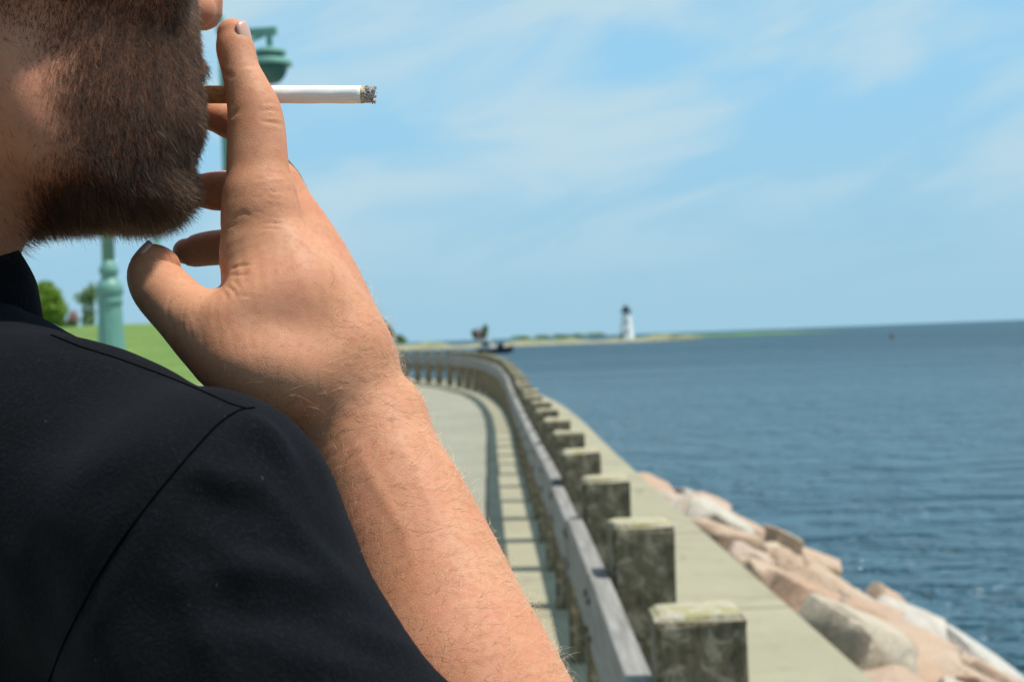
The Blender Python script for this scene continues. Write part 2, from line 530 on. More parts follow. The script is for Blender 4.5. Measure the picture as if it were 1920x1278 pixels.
for ri, (rname, o, z, step) in enumerate(ROWS):
    y = 3.6 + 0.3 * ri; k = 0
    while y < 17.4 + 0.3 * ri and k < 24:
        L = step * rr.uniform(0.6, 1.6); W = rr.uniform(0.42, 0.68); H = rr.uniform(0.28, 0.46)
        seed += 1
        yy = y + L * 0.42
        taper = max(0, (yy - 14.5)) * 0.05
        p = offs(yy, o + rr.uniform(-.08, .1) - taper, z + rr.uniform(-.09, .12) - taper * 0.6)
        b = link('granite_boulder', boulder_mesh(seed, L, W, H), None)
        b.location = p
        b.rotation_euler = (R(-28) + rr.uniform(-.25, .2), rr.uniform(-.16, .16), R(-90) + rr.uniform(-.35, .35))
        tag(b, 'granite boulder, %s from the near end of the %s' % (ORD[k], rname), 'boulder', 'granite boulders of the riprap slope')
        k += 1; y += L * 0.97

# ------------------------------------------------------------------ railing
railing = tag(empty('timber_railing', (xr(0), 0, 0)), 'weathered timber railing of lichened square posts curving along the promenade', 'railing')
def local_to(o, parent):
    o.parent = parent; o.matrix_parent_inverse = parent.matrix_world.inverted()
bpy.context.view_layer.update()
POST = 0.182; PH = 1.02
def post_mesh(seed):
    r = random.Random(seed); bm = bmesh.new()
    box_bm(bm, (0, 0, PH / 2), (POST, POST, PH))
    top = [e for e in bm.edges if all(v.co.z > PH - .01 for v in e.verts)]
    bmesh.ops.bevel(bm, geom=top, offset=0.03, segments=3, affect='EDGES', profile=0.6)
    side = [e for e in bm.edges if abs(e.verts[0].co.z - e.verts[1].co.z) > .5]
    bmesh.ops.bevel(bm, geom=side, offset=0.012, segments=2, affect='EDGES')
    for v in bm.verts:
        v.co.x += r.uniform(-.003, .003); v.co.y += r.uniform(-.003, .003); v.co.z += r.uniform(-.004, .004)
    bmesh.ops.recalc_face_normals(bm, faces=bm.faces)
    me = bpy.data.meshes.new('post'); bm.to_mesh(me); bm.free(); me.materials.append(M['post']); return me
post_meshes = [post_mesh(i) for i in range(6)]
# arc-length stations every 1.355 m, one of them 2.81 m ahead of the camera
pts = np.stack([FX, FY], 1); seg = np.r_[0, np.cumsum(np.hypot(*np.diff(pts, axis=0).T))]
s0 = np.interp(2.84, FY, seg)
stations = []
k = -5
while True:
    s = s0 + 1.355 * k
    if s > seg[-1] - 0.5: break
    if s > 0.5: stations.append(float(np.interp(s, seg, FY)))
    k += 1
for i, y in enumerate(stations):
    n, t = nrm(y)
    o = bpy.data.objects.new('post', post_meshes[i % 6]); col.objects.link(o)
    o.location = (xr(y), y, zg(y) + .03)
    o.rotation_euler = (R(rr.uniform(-.8, .8)), R(rr.uniform(-.8, .8)), math.atan2(t[1], t[0]) - math.pi / 2 + R(rr.uniform(-2, 2)))
    local_to(o, railing)
def plank(ya, yb, off, ztop, h, th, seed):
    """one board from station to station"""
    r = random.Random(seed)
    a = Vector(offs(ya, off)); b = Vector(offs(yb, off)); d = b - a; L = d.length - 0.02
    bm = bmesh.new(); box_bm(bm, (0, 0, 0), (th, L, h), None, 0.006)
    o = bm_obj('rail_plank', bm, M['plank'])
    mid = (a + b) / 2
    o.location = (mid.x + r.uniform(-.004, .004), mid.y, mid.z + ztop - h / 2 + r.uniform(-.012, .012) + .03)
    o.rotation_euler = (math.asin(d.z / d.length) + R(r.uniform(-.3, .3)), R(r.uniform(-1.2, 1.2)), math.atan2(d.y, d.x) - math.pi / 2)
    local_to(o, railing); return o
for i in range(len(stations) - 1):
    ya, yb = stations[i], stations[i + 1]
    o = plank(ya, yb, -(POST / 2 + .031), 0.86, 0.225, 0.058, i)
    bpy.context.view_layer.update()
    plank(ya, yb, (POST / 2 + .030), 0.58, 0.19, 0.054, 500 + i)
    if ya < 14:
        for yy in (ya + .07, yb - .07):
            for dz in (0.80, 0.69):
                p = offs(yy, -(POST / 2 + .063), dz + .03)
                bm = bmesh.new(); lathe_bm(bm, [(0.012, 0), (0.012, .004), (0.007, .007)], 10)
                bo = bm_obj('bolt', bm, M['bolt']); bo.location = p; bo.rotation_euler = (0, R(-90), 0); local_to(bo, railing)

# ------------------------------------------------------------------ lamp posts
def lamp_post(loc, label, rz=0.0, s=1.0):
    t = tag(empty('lamp_post', loc, rz), label, 'lamp post', 'green lamp posts of the promenade'); t.scale = (s, s, s)
    bm = bmesh.new()
    lathe_bm(bm, [(.26, 0), (.26, .10), (.20, .16), (.19, .50), (.155, .62), (.125, 1.55), (.105, 2.02)], 32, flute=(.6, 2.03))
    bm_obj('base', bm, M['green_paint'], t, False)
    bm = bmesh.new()
    lathe_bm(bm, [(.105, 2.02), (.118, 2.04), (.118, 2.07), (.10, 2.09), (.125, 2.12), (.125, 2.17), (.11, 2.22), (.075, 2.25), (.07, 2.29), (.088, 2.315), (.088, 2.35), (.062, 2.39), (.058, 2.42)], 24)
    bm_obj('collar_rings', bm, M['green_paint'], t, True)
    bm = bmesh.new()
    lathe_bm(bm, [(.058, 2.42), (.052, 4.2), (.046, 5.55), (.07, 5.58), (.07, 5.64), (.03, 5.7), (.045, 5.76), (.0, 5.84)], 16)
    bm_obj('shaft', bm, M['green_paint'], t, True)
    arm = None
    bm = bmesh.new()
    box_bm(bm, (.36, 0, 5.55), (.72, .09, .10), None, .012)
    tube_bm(bm, [(.05, 0, 5.30), (.2, 0, 5.36), (.42, 0, 5.46), (.55, 0, 5.5)], .022, 8)
    tube_bm(bm, [(.62, 0, 5.52), (.62, 0, 5.33)], .04, 10)
    arm = bm_obj('arm', bm, M['green_paint'], t)
    bm = bmesh.new()
    lathe_bm(bm, [(.05, 5.345), (.09, 5.335), (.17, 5.325), (.205, 5.295), (.21, 5.26), (.17, 5.255)], 28, (.62, 0, 0))
    lathe_bm(bm, [(.17, 5.20), (.235, 5.19), (.275, 5.16), (.28, 5.12), (.24, 5.11)], 28, (.62, 0, 0))
    bm_obj('lamp_shade', bm, M['green_paint'], t, False)
    bm = bmesh.new()
    lathe_bm(bm, [(.165, 5.258), (.165, 5.195)], 24, (.62, 0, 0))
    lathe_bm(bm, [(.215, 5.112), (.215, 5.06), (.18, 4.98), (.12, 4.91), (.03, 4.88)], 24, (.62, 0, 0))
    bm_obj('lamp_globe', bm, M['green_dark'], t, True)
    return t
lamp_post((-3.66, 13.0, 0.02), 'green fluted lamp post rising beside the raised hand, nearest of three', R(20))
lamp_post((-3.53, 18.0, 0.02), 'green lamp post whose hanging lamp shows behind the index finger', R(-8))
lamp_post((-20.75, 84.0, 2.6), 'tall far green lamp mast glimpsed between chin and thumb', R(15), 2.4)

# ------------------------------------------------------------------ plants
def leaf_cloud(name, blobs, n, size, mat, parent, seed):
    r = np.random.default_rng(seed)
    vol = np.array([b[3] * b[4] * b[5] for b in blobs]); pick = r.choice(len(blobs), n, p=vol / vol.sum())
    B = np.array(blobs, float)[pick]
    d = r.normal(size=(n, 3)); d /= np.linalg.norm(d, axis=1)[:, None]
    rad = r.uniform(0.25, 1.0, n) ** 0.5
    C = B[:, :3] + d * rad[:, None] * B[:, 3:6] + r.normal(size=(n, 3)) * 0.03
    a = r.normal(size=(n, 3)); a /= np.linalg.norm(a, axis=1)[:, None]
    b = np.cross(a, r.normal(size=(n, 3))); b /= np.linalg.norm(b, axis=1)[:, None]
    s = size * r.uniform(0.6, 1.4, n)[:, None]
    V = np.stack([C - a * s, C + b * s * .5, C + a * s, C - b * s * .5], 1).reshape(-1, 3)
    Q = np.arange(4 * n).reshape(n, 4)
    return link(name, mesh_np(name, V, Q), mat, parent)
def bush(loc, blobs, n, size, mat, label, seed, name='shrub', cat='shrub', trunk=0.6):
    t = tag(empty(name, loc), label, cat)
    bm = bmesh.new()
    hb = max(b[2] for b in blobs)
    tube_bm(bm, [(0, 0, -.1), (.05, .03, hb * .5), (.0, .0, hb)], [.06 * trunk + .03, .05 * trunk + .02, .02], 8)
    for k in range(6):
        b = blobs[k % len(blobs)]
        tube_bm(bm, [(0.03, 0, hb * .3), (b[0] * .6 + random.uniform(-.1, .1), b[1] * .6, b[2]), (b[0] + random.uniform(-.3, .3) * b[3], b[1], b[2] + b[5] * .5)], [.035 * trunk + .012, .02, .008], 6)
    bm_obj('trunk', bm, M['bark'], t)
    leaf_cloud('crown', blobs, n, size, mat, t, seed)
    return t
def at(px, py, d):
    """point seen at a photo pixel, d metres ahead (used for siting far things)"""
    return cam.matrix_world @ Vector(((px - 960) / 2666.7 * d, -(py - 639) / 2666.7 * d, -d))
p = at(82, 614, 78)
bush((p.x, p.y, p.z - .25), [(0, 0, 1.5, 1.05, 1.0, 1.25), (-.5, .2, 1.1, .9, .9, .9), (.55, .2, 1.2, .75, .8, .9), (.2, 0, 2.2, .6, .6, .6), (-.6, 0, 1.9, .6, .6, .6), (.7, 0, 1.95, .4, .5, .4)], 5200, .13, M['leaf_bright'], 'dense bright green shrub on the grass bank beside the shirt collar', 3)
p = at(168, 612, 84)
bush((p.x, p.y, p.z - .2), [(0, 0, 1.2, .35, .4, .9), (.1, 0, 2.1, .5, .4, .5), (-.5, 0, 1.9, .35, .3, .35), (-.1, 0, .5, .45, .4, .4), (.2, 0, 2.5, .25, .3, .25)], 800, .12, M['leaf_mid'], 'thin open sapling on the grass bank left of the nearest lamp post', 5, 'sapling', 'sapling', 0.05)
p = at(128, 610, 92)
t = bush((p.x, p.y, p.z - .2), [(-.45, 0, .45, .4, .4, .45), (.35, 0, .55, .35, .4, .5), (0, 0, .3, .7, .4, .3)], 600, .10, M['leaf_mid'], 'low shrub with pink blossom between the dense shrub and the sapling', 8, 'flowering_shrub', 'shrub')
leaf_cloud('blossom', [(-.42, -.2, .65, .28, .3, .4), (.42, -.2, .75, .2, .3, .45)], 420, .09, M['petal'], t, 9)

# ------------------------------------------------------------------ far shore
def spit(name, pts, label):
    """low land: list of (x, y, half width, height) crest stations"""
    V, F = [], []
    r = random.Random(5)
    for (x, y, w, h) in pts:
        prof = [(-1.25, -2.2), (-1.0, 0.2), (-.8, .75), (-.45, .95), (0, 1.0), (.5, .95), (1.2, -2.2)]
        for o, zz in prof:
            V.append((x + r.uniform(-1, 1), y + o * w, WATER_Z + (h * zz if zz > 0 else zz) * (1 + r.uniform(-.12, .12))))
    for i in range(len(pts) - 1):
        for k in range(6): F.append((i * 7 + k, i * 7 + k + 1, (i + 1) * 7 + k + 1, (i + 1) * 7 + k))
    return tag(link(name, mesh_from(name, V, F), M['shore']), label, kind='structure')
xs = np.linspace(-150, 84, 70)
spit('spit_of_land', [(float(x), 640 - 0.06 * (x + 150), 16 * max(0.12, min(1, (86 - x) / 40)), (1.9 + 0.7 * math.sin(x * .11) + 0.5 * math.sin(x * .31) + .8 * max(0, (-x) / 150)) * max(.25, min(1, (90 - x) / 14))) for x in xs], 'low spit of land with a stony edge across the water')
M['marsh'] = plain('marsh_grass', (0.08, 0.17, 0.07), 0.9, 0, 0.2, 0.05)
xs = np.linspace(70, 190, 30)
o = spit('far_marsh', [(float(x), 830, 10, 1.6 * max(.1, min(1, (195 - x) / 40))) for x in xs], 'thin green marsh shore beyond the lighthouse')
o.data.materials.clear(); o.data.materials.append(M['marsh'])

# lighthouse: octagonal tapered tower, gallery, lantern
LP = Vector((50.2, 621, WATER_Z + 1.9))
lh = empty('lighthouse', LP); lh.scale = (1.15, 1.15, 1.04)
tag(lh, 'white octagonal lighthouse with dark lantern on the spit', 'lighthouse')
bm = bmesh.new(); lathe_bm(bm, [(2.9, -1.2), (2.85, .2), (1.75, 10.2), (1.75, 10.4)], 8)
bmesh.ops.rotate(bm, verts=bm.verts, cent=(0, 0, 0), matrix=Matrix.Rotation(R(22.5), 3, 'Z')); bm_obj('tower', bm, M['white_paint'], lh)
bm = bmesh.new(); lathe_bm(bm, [(1.9, 10.4), (2.25, 10.6), (2.25, 10.8), (1.3, 10.82)], 8); bm_obj('gallery', bm, M['black_paint'], lh)
rail = bmesh.new()
for k in range(8):
    a = 2 * math.pi * k / 8; b = 2 * math.pi * (k + 1) / 8
    tube_bm(rail, [(2.15 * math.cos(a), 2.15 * math.sin(a), 10.8), (2.15 * math.cos(a), 2.15 * math.sin(a), 11.7)], .05, 5)
    for zz in (11.3, 11.7): tube_bm(rail, [(2.15 * math.cos(a), 2.15 * math.sin(a), zz), (2.15 * math.cos(b), 2.15 * math.sin(b), zz)], .04, 5)
bm_obj('gallery_rail', rail, M['black_paint'], lh)
bm = bmesh.new(); lathe_bm(bm, [(1.25, 10.82), (1.25, 12.5), (1.5, 12.55), (.9, 13.2), (.18, 13.6), (.2, 13.9), (.0, 14.1)], 8); bm_obj('lantern', bm, M['black_paint'], lh)
for zz, rr_ in ((2.6, 2.62), (6.6, 2.18)):
    bm = bmesh.new(); box_bm(bm, (0, -rr_ * .93, zz), (.75, .35, 1.2)); bm_obj('window', bm, M['window'], lh)
bm = bmesh.new(); box_bm(bm, (-1.9, -1.9, .9), (.9, .9, 1.9), Matrix.Rotation(R(-45), 3, 'Z')); bm_obj('door', bm, M['window'], lh)

# cottage and trees on the spit
p = at(900, 634, 628)
hs = tag(empty('cottage', (p.x, p.y, p.z - .6)), 'small pink walled cottage among trees on the far spit', 'house')
bm = bmesh.new(); box_bm(bm, (0, 0, 1.6), (4.0, 4, 3.6)); bm_obj('wall', bm, M['brick'], hs)
bm = bmesh.new()
vs = [bm.verts.new(c) for c in ((-2.3, -2.4, 3.3), (2.3, -2.4, 3.3), (2.3, 2.4, 3.3), (-2.3, 2.4, 3.3), (-2.3, 0, 5.0), (2.3, 0, 5.0))]
for f in ((0, 1, 5, 4), (2, 3, 4, 5), (1, 2, 5), (3, 0, 4), (3, 2, 1, 0)): bm.faces.new([vs[i] for i in f])
bm_obj('roof', bm, M['roof'], hs)
bm = bmesh.new(); box_bm(bm, (-.8, -2.02, 1.9), (.8, .1, 1.1)); bm_obj('window', bm, M['window'], hs)
bm = bmesh.new(); box_bm(bm, (.9, -2.02, 1.1), (.9, .1, 2.0)); bm_obj('door', bm, M['window'], hs)
p = at(910, 634, 626)
bush((p.x, p.y, p.z - .8), [(0, 0, 4.0, 1.0, 1.2, 3.0), (.6, 0, 5.0, .8, .8, 1.6)], 700, .5, M['leaf_mid'], 'narrow green tree beside the pink cottage on the spit', 11, 'shore_tree', 'tree', 3)
p = at(891, 634, 627)
bush((p.x, p.y, p.z - .8), [(0, 0, 2.4, 1.2, 1.2, 1.7), (-.6, 0, 3.4, .8, .8, 1.2)], 600, .5, M['leaf_dark'], 'dark tree left of the pink cottage on the spit', 12, 'shore_tree', 'tree', 3)
p = at(716, 640, 632)
bush((p.x, p.y, p.z - .4), [(0, 0, 5.1, 4.5, 3, 4.5), (-2.2, 0, 8.4, 3.0, 3, 3.9), (2.1, 0, 3.9, 3.6, 3, 3.0), (-3.8, 0, 6, 3, 3, 3.7)], 2400, .75, M['leaf_dark'], 'dark green tree on the shore beside the wrist', 13, 'shore_tree', 'tree', 3)
p = at(748, 642, 632)
bush((p.x, p.y, p.z - .4), [(0, 0, 2.2, 2.2, 2, 1.8), (1.6, 0, 1.4, 2.0, 2, 1.2)], 700, .5, M['leaf_mid'], 'low green bush on the shore right of the dark tree', 14, 'shore_bush', 'bush', 2)
r5 = random.Random(9)
for k in range(5):
    px = 975 + k * 34 + r5.uniform(-8, 8)
    p = at(px, 633 - 0.037 * (px - 960), 627)
    w = r5.uniform(3.5, 6)
    bush((p.x, p.y, p.z - .6), [(0, 0, .8, w, 2, r5.uniform(.4, .7)), (w * .5, 0, .4, w * .7, 2, .4)], 300, .45, M['leaf_mid'], 'low bush along the spit, %s left of the lighthouse counting from the cottage' % ORD[k], 20 + k, 'shore_bush', 'bush', 2)

# moored work boat
p = at(928, 664, 330)
boat = tag(empty('work_boat', (p.x, p.y, WATER_Z), R(-8)), 'dark hulled small boat with pale cabin beyond the railing', 'boat')
bm = bmesh.new()
st = [(-2.3, .75, .05, .75), (-1.2, .95, -.2, .62), (.4, .95, -.25, .62), (1.6, .7, -.15, .78), (2.45, .05, .3, 1.0)]
boat.scale = (1.8, 1.8, 1.8)
rows = []
for x, w, zb, zt in st: rows.append([bm.verts.new(c) for c in ((x, -w, zt), (x, -w * .8, zb), (x, w * .8, zb), (x, w, zt))])
for a, b in zip(rows[:-1], rows[1:]):
    for k in range(4): bm.faces.new((a[k], a[(k + 1) % 4], b[(k + 1) % 4], b[k]))
bm.faces.new(rows[0]); bm.faces.new(rows[-1][::-1])
bm_obj('hull', bm, M['hull'], boat)
bm = bmesh.new(); box_bm(bm, (-1.1, 0, 1.15), (1.3, 1.3, 1.25), None, .08); cb = bm_obj('cabin', bm, M['cream'], boat)
bm = bmesh.new(); box_bm(bm, (-1.1, -.655, 1.35), (.9, .03, .42)); bm_obj('window', bm, M['window'], cb)
bm = bmesh.new(); box_bm(bm, (.75, 0, .95), (.8, .7, .7), None, .06); bm_obj('engine_box', bm, M['hull'], boat)
bm = bmesh.new(); tube_bm(bm, [(-.6, 0, 1.7), (-.6, 0, 3.0)], .04, 6); bm_obj('mast', bm, M['cream'], boat)
p = at(1672, 634, 330)
by = tag(empty('channel_buoy', (p.x, p.y, WATER_Z)), 'small red channel buoy far out on the water', 'buoy'); by.scale = (.7, .7, .7)
bm = bmesh.new(); lathe_bm(bm, [(.55, -.3), (.6, .25), (.5, .5), (.3, .6)], 14); bm_obj('float', bm, M['red'], by)
bm = bmesh.new(); lathe_bm(bm, [(.42, .6), (.36, 1.6), (.08, 2.0)], 12); bm_obj('top_mark', bm, M['red'], by)

# unseen trees added behind the photographer to cut sky light on the face
for k, (x, y, hgt) in enumerate(((-13, -9, 11), (-6.5, -13, 12), (-1.5, -17, 12.5), (5 - 9, -24, 14), (-20, -15, 13), (-11, -22, 14), (-19, -3, 10.5))):
    bush((x, y, 0), [(0, 0, hgt * .62, 3.4, 3.4, hgt * .36), (1.6, .5, hgt * .5, 2.4, 2.6, hgt * .22), (-1.7, -.4, hgt * .55, 2.5, 2.5, hgt * .25), (.3, 1.2, hgt * .8, 2.2, 2.2, hgt * .18)], 2600, .42, M['leaf_dark'],
         'tall dark unseen tree added behind the viewpoint to block sky light, %s of the stand' % ORD[k], 60 + k, 'sky_block_tree', 'tree', 5)

# ================================================================== PERSON
# The figure is modelled in millimetres in a frame with x to the right, y away from the camera, z up, origin at the eye point.
FPX = 2666.7
def pix(px, py, d): return np.array([(px - 960) / FPX * d, d, -(py - 639) / FPX * d])
CM = np.array(cam.matrix_world)
def to_world(P):
    P = np.asarray(P, float) / 1000.0
    Q = np.stack([P[:, 0], P[:, 2], -P[:, 1]], 1)
    return Q @ CM[:3, :3].T + CM[:3, 3]
def proj(P):
    return np.stack([960 + FPX * P[:, 0] / P[:, 1], 639 - FPX * P[:, 2] / P[:, 1]], 1)

class Sweep:
    """elliptical tube through stations (point, a, b); a lies across the tube in the picture plane or along axis, b in depth"""
    def __init__(s, C, A, B, k=8.0, axis=None, caps=(1.0, 1.0), sub=4):
        C = np.array(C, float); A = np.array(A, float); B = np.array(B, float)
        n = len(C); T = []; 
        P0 = np.vstack([2 * C[0] - C[1], C, 2 * C[-1] - C[-2]])
        A0 = np.r_[A[0], A, A[-1]]; B0 = np.r_[B[0], B, B[-1]]
        c, a, b = [], [], []
        for i in range(n - 1):
            for j in range(sub):
                t = j / sub
                w = np.array([-.5 * t + t * t - .5 * t ** 3, 1 - 2.5 * t * t + 1.5 * t ** 3, .5 * t + 2 * t * t - 1.5 * t ** 3, -.5 * t * t + .5 * t ** 3])
                c.append(w @ P0[i:i + 4]); a.append(w @ A0[i:i + 4]); b.append(w @ B0[i:i + 4])
        c.append(C[-1]); a.append(A[-1]); b.append(B[-1])
        s.c = np.array(c); s.a = np.array(a); s.b = np.array(b); s.k = k; s.caps = caps
        m = len(s.c)
        tan = np.gradient(s.c, axis=0); tan /= np.linalg.norm(tan, axis=1)[:, None]
        if axis is None:
            n1 = np.cross(np.array([0, 1.0, 0]), tan)
        else:
            ax = np.array(axis, float); n1 = ax - (tan @ ax)[:, None] * tan
        s.n1 = n1 / np.linalg.norm(n1, axis=1)[:, None]; s.n2 = np.cross(tan, s.n1); s.t = tan
        r = max(s.a.max(), s.b.max()); s.lo = s.c.min(0) - r - 26; s.hi = s.c.max(0) + r + 26
    def __call__(s, P):
        nP = len(P); idx = np.zeros(nP, np.int32); tt = np.zeros(nP); m = len(s.c)
        cc = (s.c * s.c).sum(1)
        for o in range(0, nP, 200000):
            p = P[o:o + 200000]
            j = np.argmin(cc[None] - 2 * (p @ s.c.T), axis=1)
            best = None
            for i in (np.clip(j - 1, 0, m - 2), np.clip(j, 0, m - 2)):
                a0 = s.c[i]; d = s.c[i + 1] - a0
                q = p - a0
                tc = np.clip(np.einsum('ij,ij->i', q, d) / np.einsum('ij,ij->i', d, d), 0, 1)
                e = q - tc[:, None] * d; dd = np.einsum('ij,ij->i', e, e)
                if best is None: best, bi, bt = dd, i, tc
                else:
                    k = dd < best; bi = np.where(k, i, bi); bt = np.where(k, tc, bt)
            idx[o:o + 200000] = bi; tt[o:o + 200000] = bt
        i = idx; t = tt[:, None]
        c = s.c[i] * (1 - t) + s.c[i + 1] * t
        n1 = s.n1[i] * (1 - t) + s.n1[i + 1] * t; n2 = s.n2[i] * (1 - t) + s.n2[i + 1] * t; tn = s.t[i] * (1 - t) + s.t[i + 1] * t
        a = s.a[i] * (1 - tt) + s.a[i + 1] * tt; b = s.b[i] * (1 - tt) + s.b[i + 1] * tt
        e = P - c
        u = np.einsum('ij,ij->i', e, n1); v = np.einsum('ij,ij->i', e, n2); w = np.einsum('ij,ij->i', e, tn)
        cw = np.where(w < 0, s.caps[0], s.caps[1]) * np.minimum(a, b)
        k0 = np.sqrt((u / a) ** 2 + (v / b) ** 2 + (w / cw) ** 2); k1 = np.sqrt((u / a ** 2) ** 2 + (v / b ** 2) ** 2 + (w / cw ** 2) ** 2) + 1e-9
        return k0 * (k0 - 1) / k1

class Ell:
    """ellipsoid with centre c, radii r along the rows of axes"""
    def __init__(s, c, r, axes=None, k=8.0, sub=False):
        s.c = np.array(c, float); s.r = np.array(r, float); s.ax = np.eye(3) if axes is None else np.array(axes, float); s.k = k; s.sub = sub
        m = s.r.max(); s.lo = s.c - m - 26; s.hi = s.c + m + 26
    def __call__(s, P):
        q = (P - s.c) @ s.ax.T
        k0 = np.sqrt(((q / s.r) ** 2).sum(1)); k1 = np.sqrt(((q / s.r ** 2) ** 2).sum(1)) + 1e-9
        return k0 * (k0 - 1) / k1

def field(prims, P):
    f = np.full(len(P), 200.0)
    for p in prims:
        m = np.all((P > p.lo) & (P < p.hi), axis=1)
        if not m.any(): continue
        d = p(P[m]); g = f[m]
        k = p.k
        if getattr(p, 'sub', False):
            h = np.clip(0.5 - 0.5 * (g + d) / k, 0, 1)
            f[m] = g * (1 - h) + (-d) * h + k * h * (1 - h)
        else:
            h = np.clip(0.5 + 0.5 * (g - d) / k, 0, 1)
            f[m] = g * (1 - h) + d * h - k * h * (1 - h)
    return f

def polygonise(fn, lo, hi, h, relax=2):
    """surface nets on a sparse grid, then vertices pulled onto the surface"""
    lo = np.array(lo, float); hi = np.array(hi, float)
    BS = 8
    nb = np.ceil((hi - lo) / (h * BS)).astype(int)
    N = nb * BS + 1
    bc = np.stack(np.meshgrid(*[np.arange(k) for k in nb], indexing='ij'), -1).reshape(-1, 3)
    cen = lo + (bc + 0.5) * BS * h
    fc = fn(cen)
    G = np.repeat(np.repeat(np.repeat(fc.reshape(nb), BS, 0), BS, 1), BS, 2).astype(np.float32)
    G = np.pad(G, ((0, 1),) * 3, mode='edge')
    act = np.abs(fc) < BS * h * 1.2
    off = np.stack(np.meshgrid(*[np.arange(BS + 1)] * 3, indexing='ij'), -1).reshape(-1, 3)
    ab = bc[act]
    for s in range(0, len(ab), 1500):
        ii = (ab[s:s + 1500, None, :] * BS + off[None]).reshape(-1, 3)
        G[ii[:, 0], ii[:, 1], ii[:, 2]] = fn(lo + ii * h)
    S = G < 0
    c = np.zeros(tuple(n - 1 for n in N), np.int8)
    for dx in (0, 1):
        for dy in (0, 1):
            for dz in (0, 1):
                c += S[dx:N[0] - 1 + dx, dy:N[1] - 1 + dy, dz:N[2] - 1 + dz]
    cells = np.argwhere((c > 0) & (c < 8))
    vid = np.full(c.shape, -1, np.int32); vid[tuple(cells.T)] = np.arange(len(cells))
    corners = np.array([(x, y, z) for x in (0, 1) for y in (0, 1) for z in (0, 1)])
    vals = np.stack([G[tuple((cells + k).T)] for k in corners], 1)
    acc = np.zeros((len(cells), 3)); cnt = np.zeros(len(cells))
    for a in range(8):
        for b in range(a + 1, 8):
            if np.abs(corners[a] - corners[b]).sum() != 1: continue
            fa, fb = vals[:, a], vals[:, b]; m = (fa < 0) != (fb < 0)
            t = fa[m] / (fa[m] - fb[m])
            acc[m] += corners[a] + t[:, None] * (corners[b] - corners[a]); cnt[m] += 1
    V = lo + (cells + acc / cnt[:, None]) * h
    quads = []
    for ax in range(3):
        sl0 = [slice(None)] * 3; sl1 = [slice(None)] * 3
        sl0[ax] = slice(0, -1); sl1[ax] = slice(1, None)
        d = S[tuple(sl0)] != S[tuple(sl1)]
        e = np.argwhere(d)
        u, v = (ax + 1) % 3, (ax + 2) % 3
        ok = (e[:, u] > 0) & (e[:, v] > 0) & (e[:, u] < N[u] - 1) & (e[:, v] < N[v] - 1)
        e = e[ok]
        flip = S[tuple(e.T)]
        q = []
        for du, dv in ((0, 0), (1, 0), (1, 1), (0, 1)):
            k = e.copy(); k[:, u] -= du; k[:, v] -= dv
            q.append(vid[tuple(k.T)])
        q = np.stack(q, 1); q[~flip] = q[~flip][:, ::-1]
        quads.append(q)
    Q = np.vstack(quads); Q = Q[(Q >= 0).all(1)]
    del G, S, c, vid
    E = np.vstack([Q[:, [0, 1]], Q[:, [1, 2]], Q[:, [2, 3]], Q[:, [3, 0]]])
    def lap(X):
        s = np.zeros_like(X); n = np.zeros(len(X))
        for j in range(X.shape[1]):
            s[:, j] = np.bincount(E[:, 0], X[E[:, 1], j], len(X)) + np.bincount(E[:, 1], X[E[:, 0], j], len(X))
        n = np.bincount(E.ravel(), minlength=len(X))
        return s / n[:, None]
    eps = h * 0.5
    tet = np.array([(1, -1, -1), (-1, -1, 1), (-1, 1, -1), (1, 1, 1)], float)
    for it in range(relax):
        V = 0.5 * V + 0.5 * lap(V)
        f = fn(V); g = sum(t[None] * fn(V + t * eps)[:, None] for t in tet) / (4 * eps)
        gl = (g * g).sum(1) + 1e-6
        st = np.clip(f / np.sqrt(gl), -h, h)
        V = V - (st / np.sqrt(gl))[:, None] * g
    return V, Q, lap

def normals(V, Q):
    n = np.cross(V[Q[:, 2]] - V[Q[:, 0]], V[Q[:, 3]] - V[Q[:, 1]])
    N = np.zeros_like(V)
    for j in range(3):
        for k in range(4): N[:, j] += np.bincount(Q[:, k], n[:, j], len(V))
    return N / (np.linalg.norm(N, axis=1)[:, None] + 1e-12)

def poly_dist(p, line):
    """distance from 2-D points to a polyline, and position along it 0..1"""
    line = np.array(line, float); best = np.full(len(p), 1e9); along = np.zeros(len(p)); m = len(line) - 1
    for i in range(m):
        d = line[i + 1] - line[i]; t = np.clip(((p - line[i]) @ d) / (d @ d), 0, 1)
        e = np.hypot(*(p - line[i] - t[:, None] * d).T)
        k = e < best; best[k] = e[k]; along[k] = (i + t[k]) / m
    return best, along

def vnoise(P, scale, seed=0):
    """smooth value noise, -1..1"""
    q = P / scale + seed * 17.3
    i = np.floor(q).astype(np.int64); f = q - i; f = f * f * (3 - 2 * f)
    def hsh(x, y, z):
        n = (x * 73856093) ^ (y * 19349663) ^ (z * 83492791) ^ (seed * 2654435)
        n = (n ^ (n >> 13)) * 1274126177 & 0x7fffffff
        return ((n ^ (n >> 16)) & 0xffff) / 32767.5 - 1
    r = 0
    for dx in (0, 1):
        for dy in (0, 1):
            for dz in (0, 1):
                w = (f[:, 0] if dx else 1 - f[:, 0]) * (f[:, 1] if dy else 1 - f[:, 1]) * (f[:, 2] if dz else 1 - f[:, 2])
                r = r + w * hsh(i[:, 0] + dx, i[:, 1] + dy, i[:, 2] + dz)
    return r

def psweep(st, k=8.0, caps=(1, 1), sub=4):
    """stations (px, py, depth mm, half width px, half depth mm)"""
    return Sweep([pix(a, b, d) for a, b, d, w, h in st], [w * d / FPX for a, b, d, w, h in st], [h for *_, h in st], k, None, caps, sub)

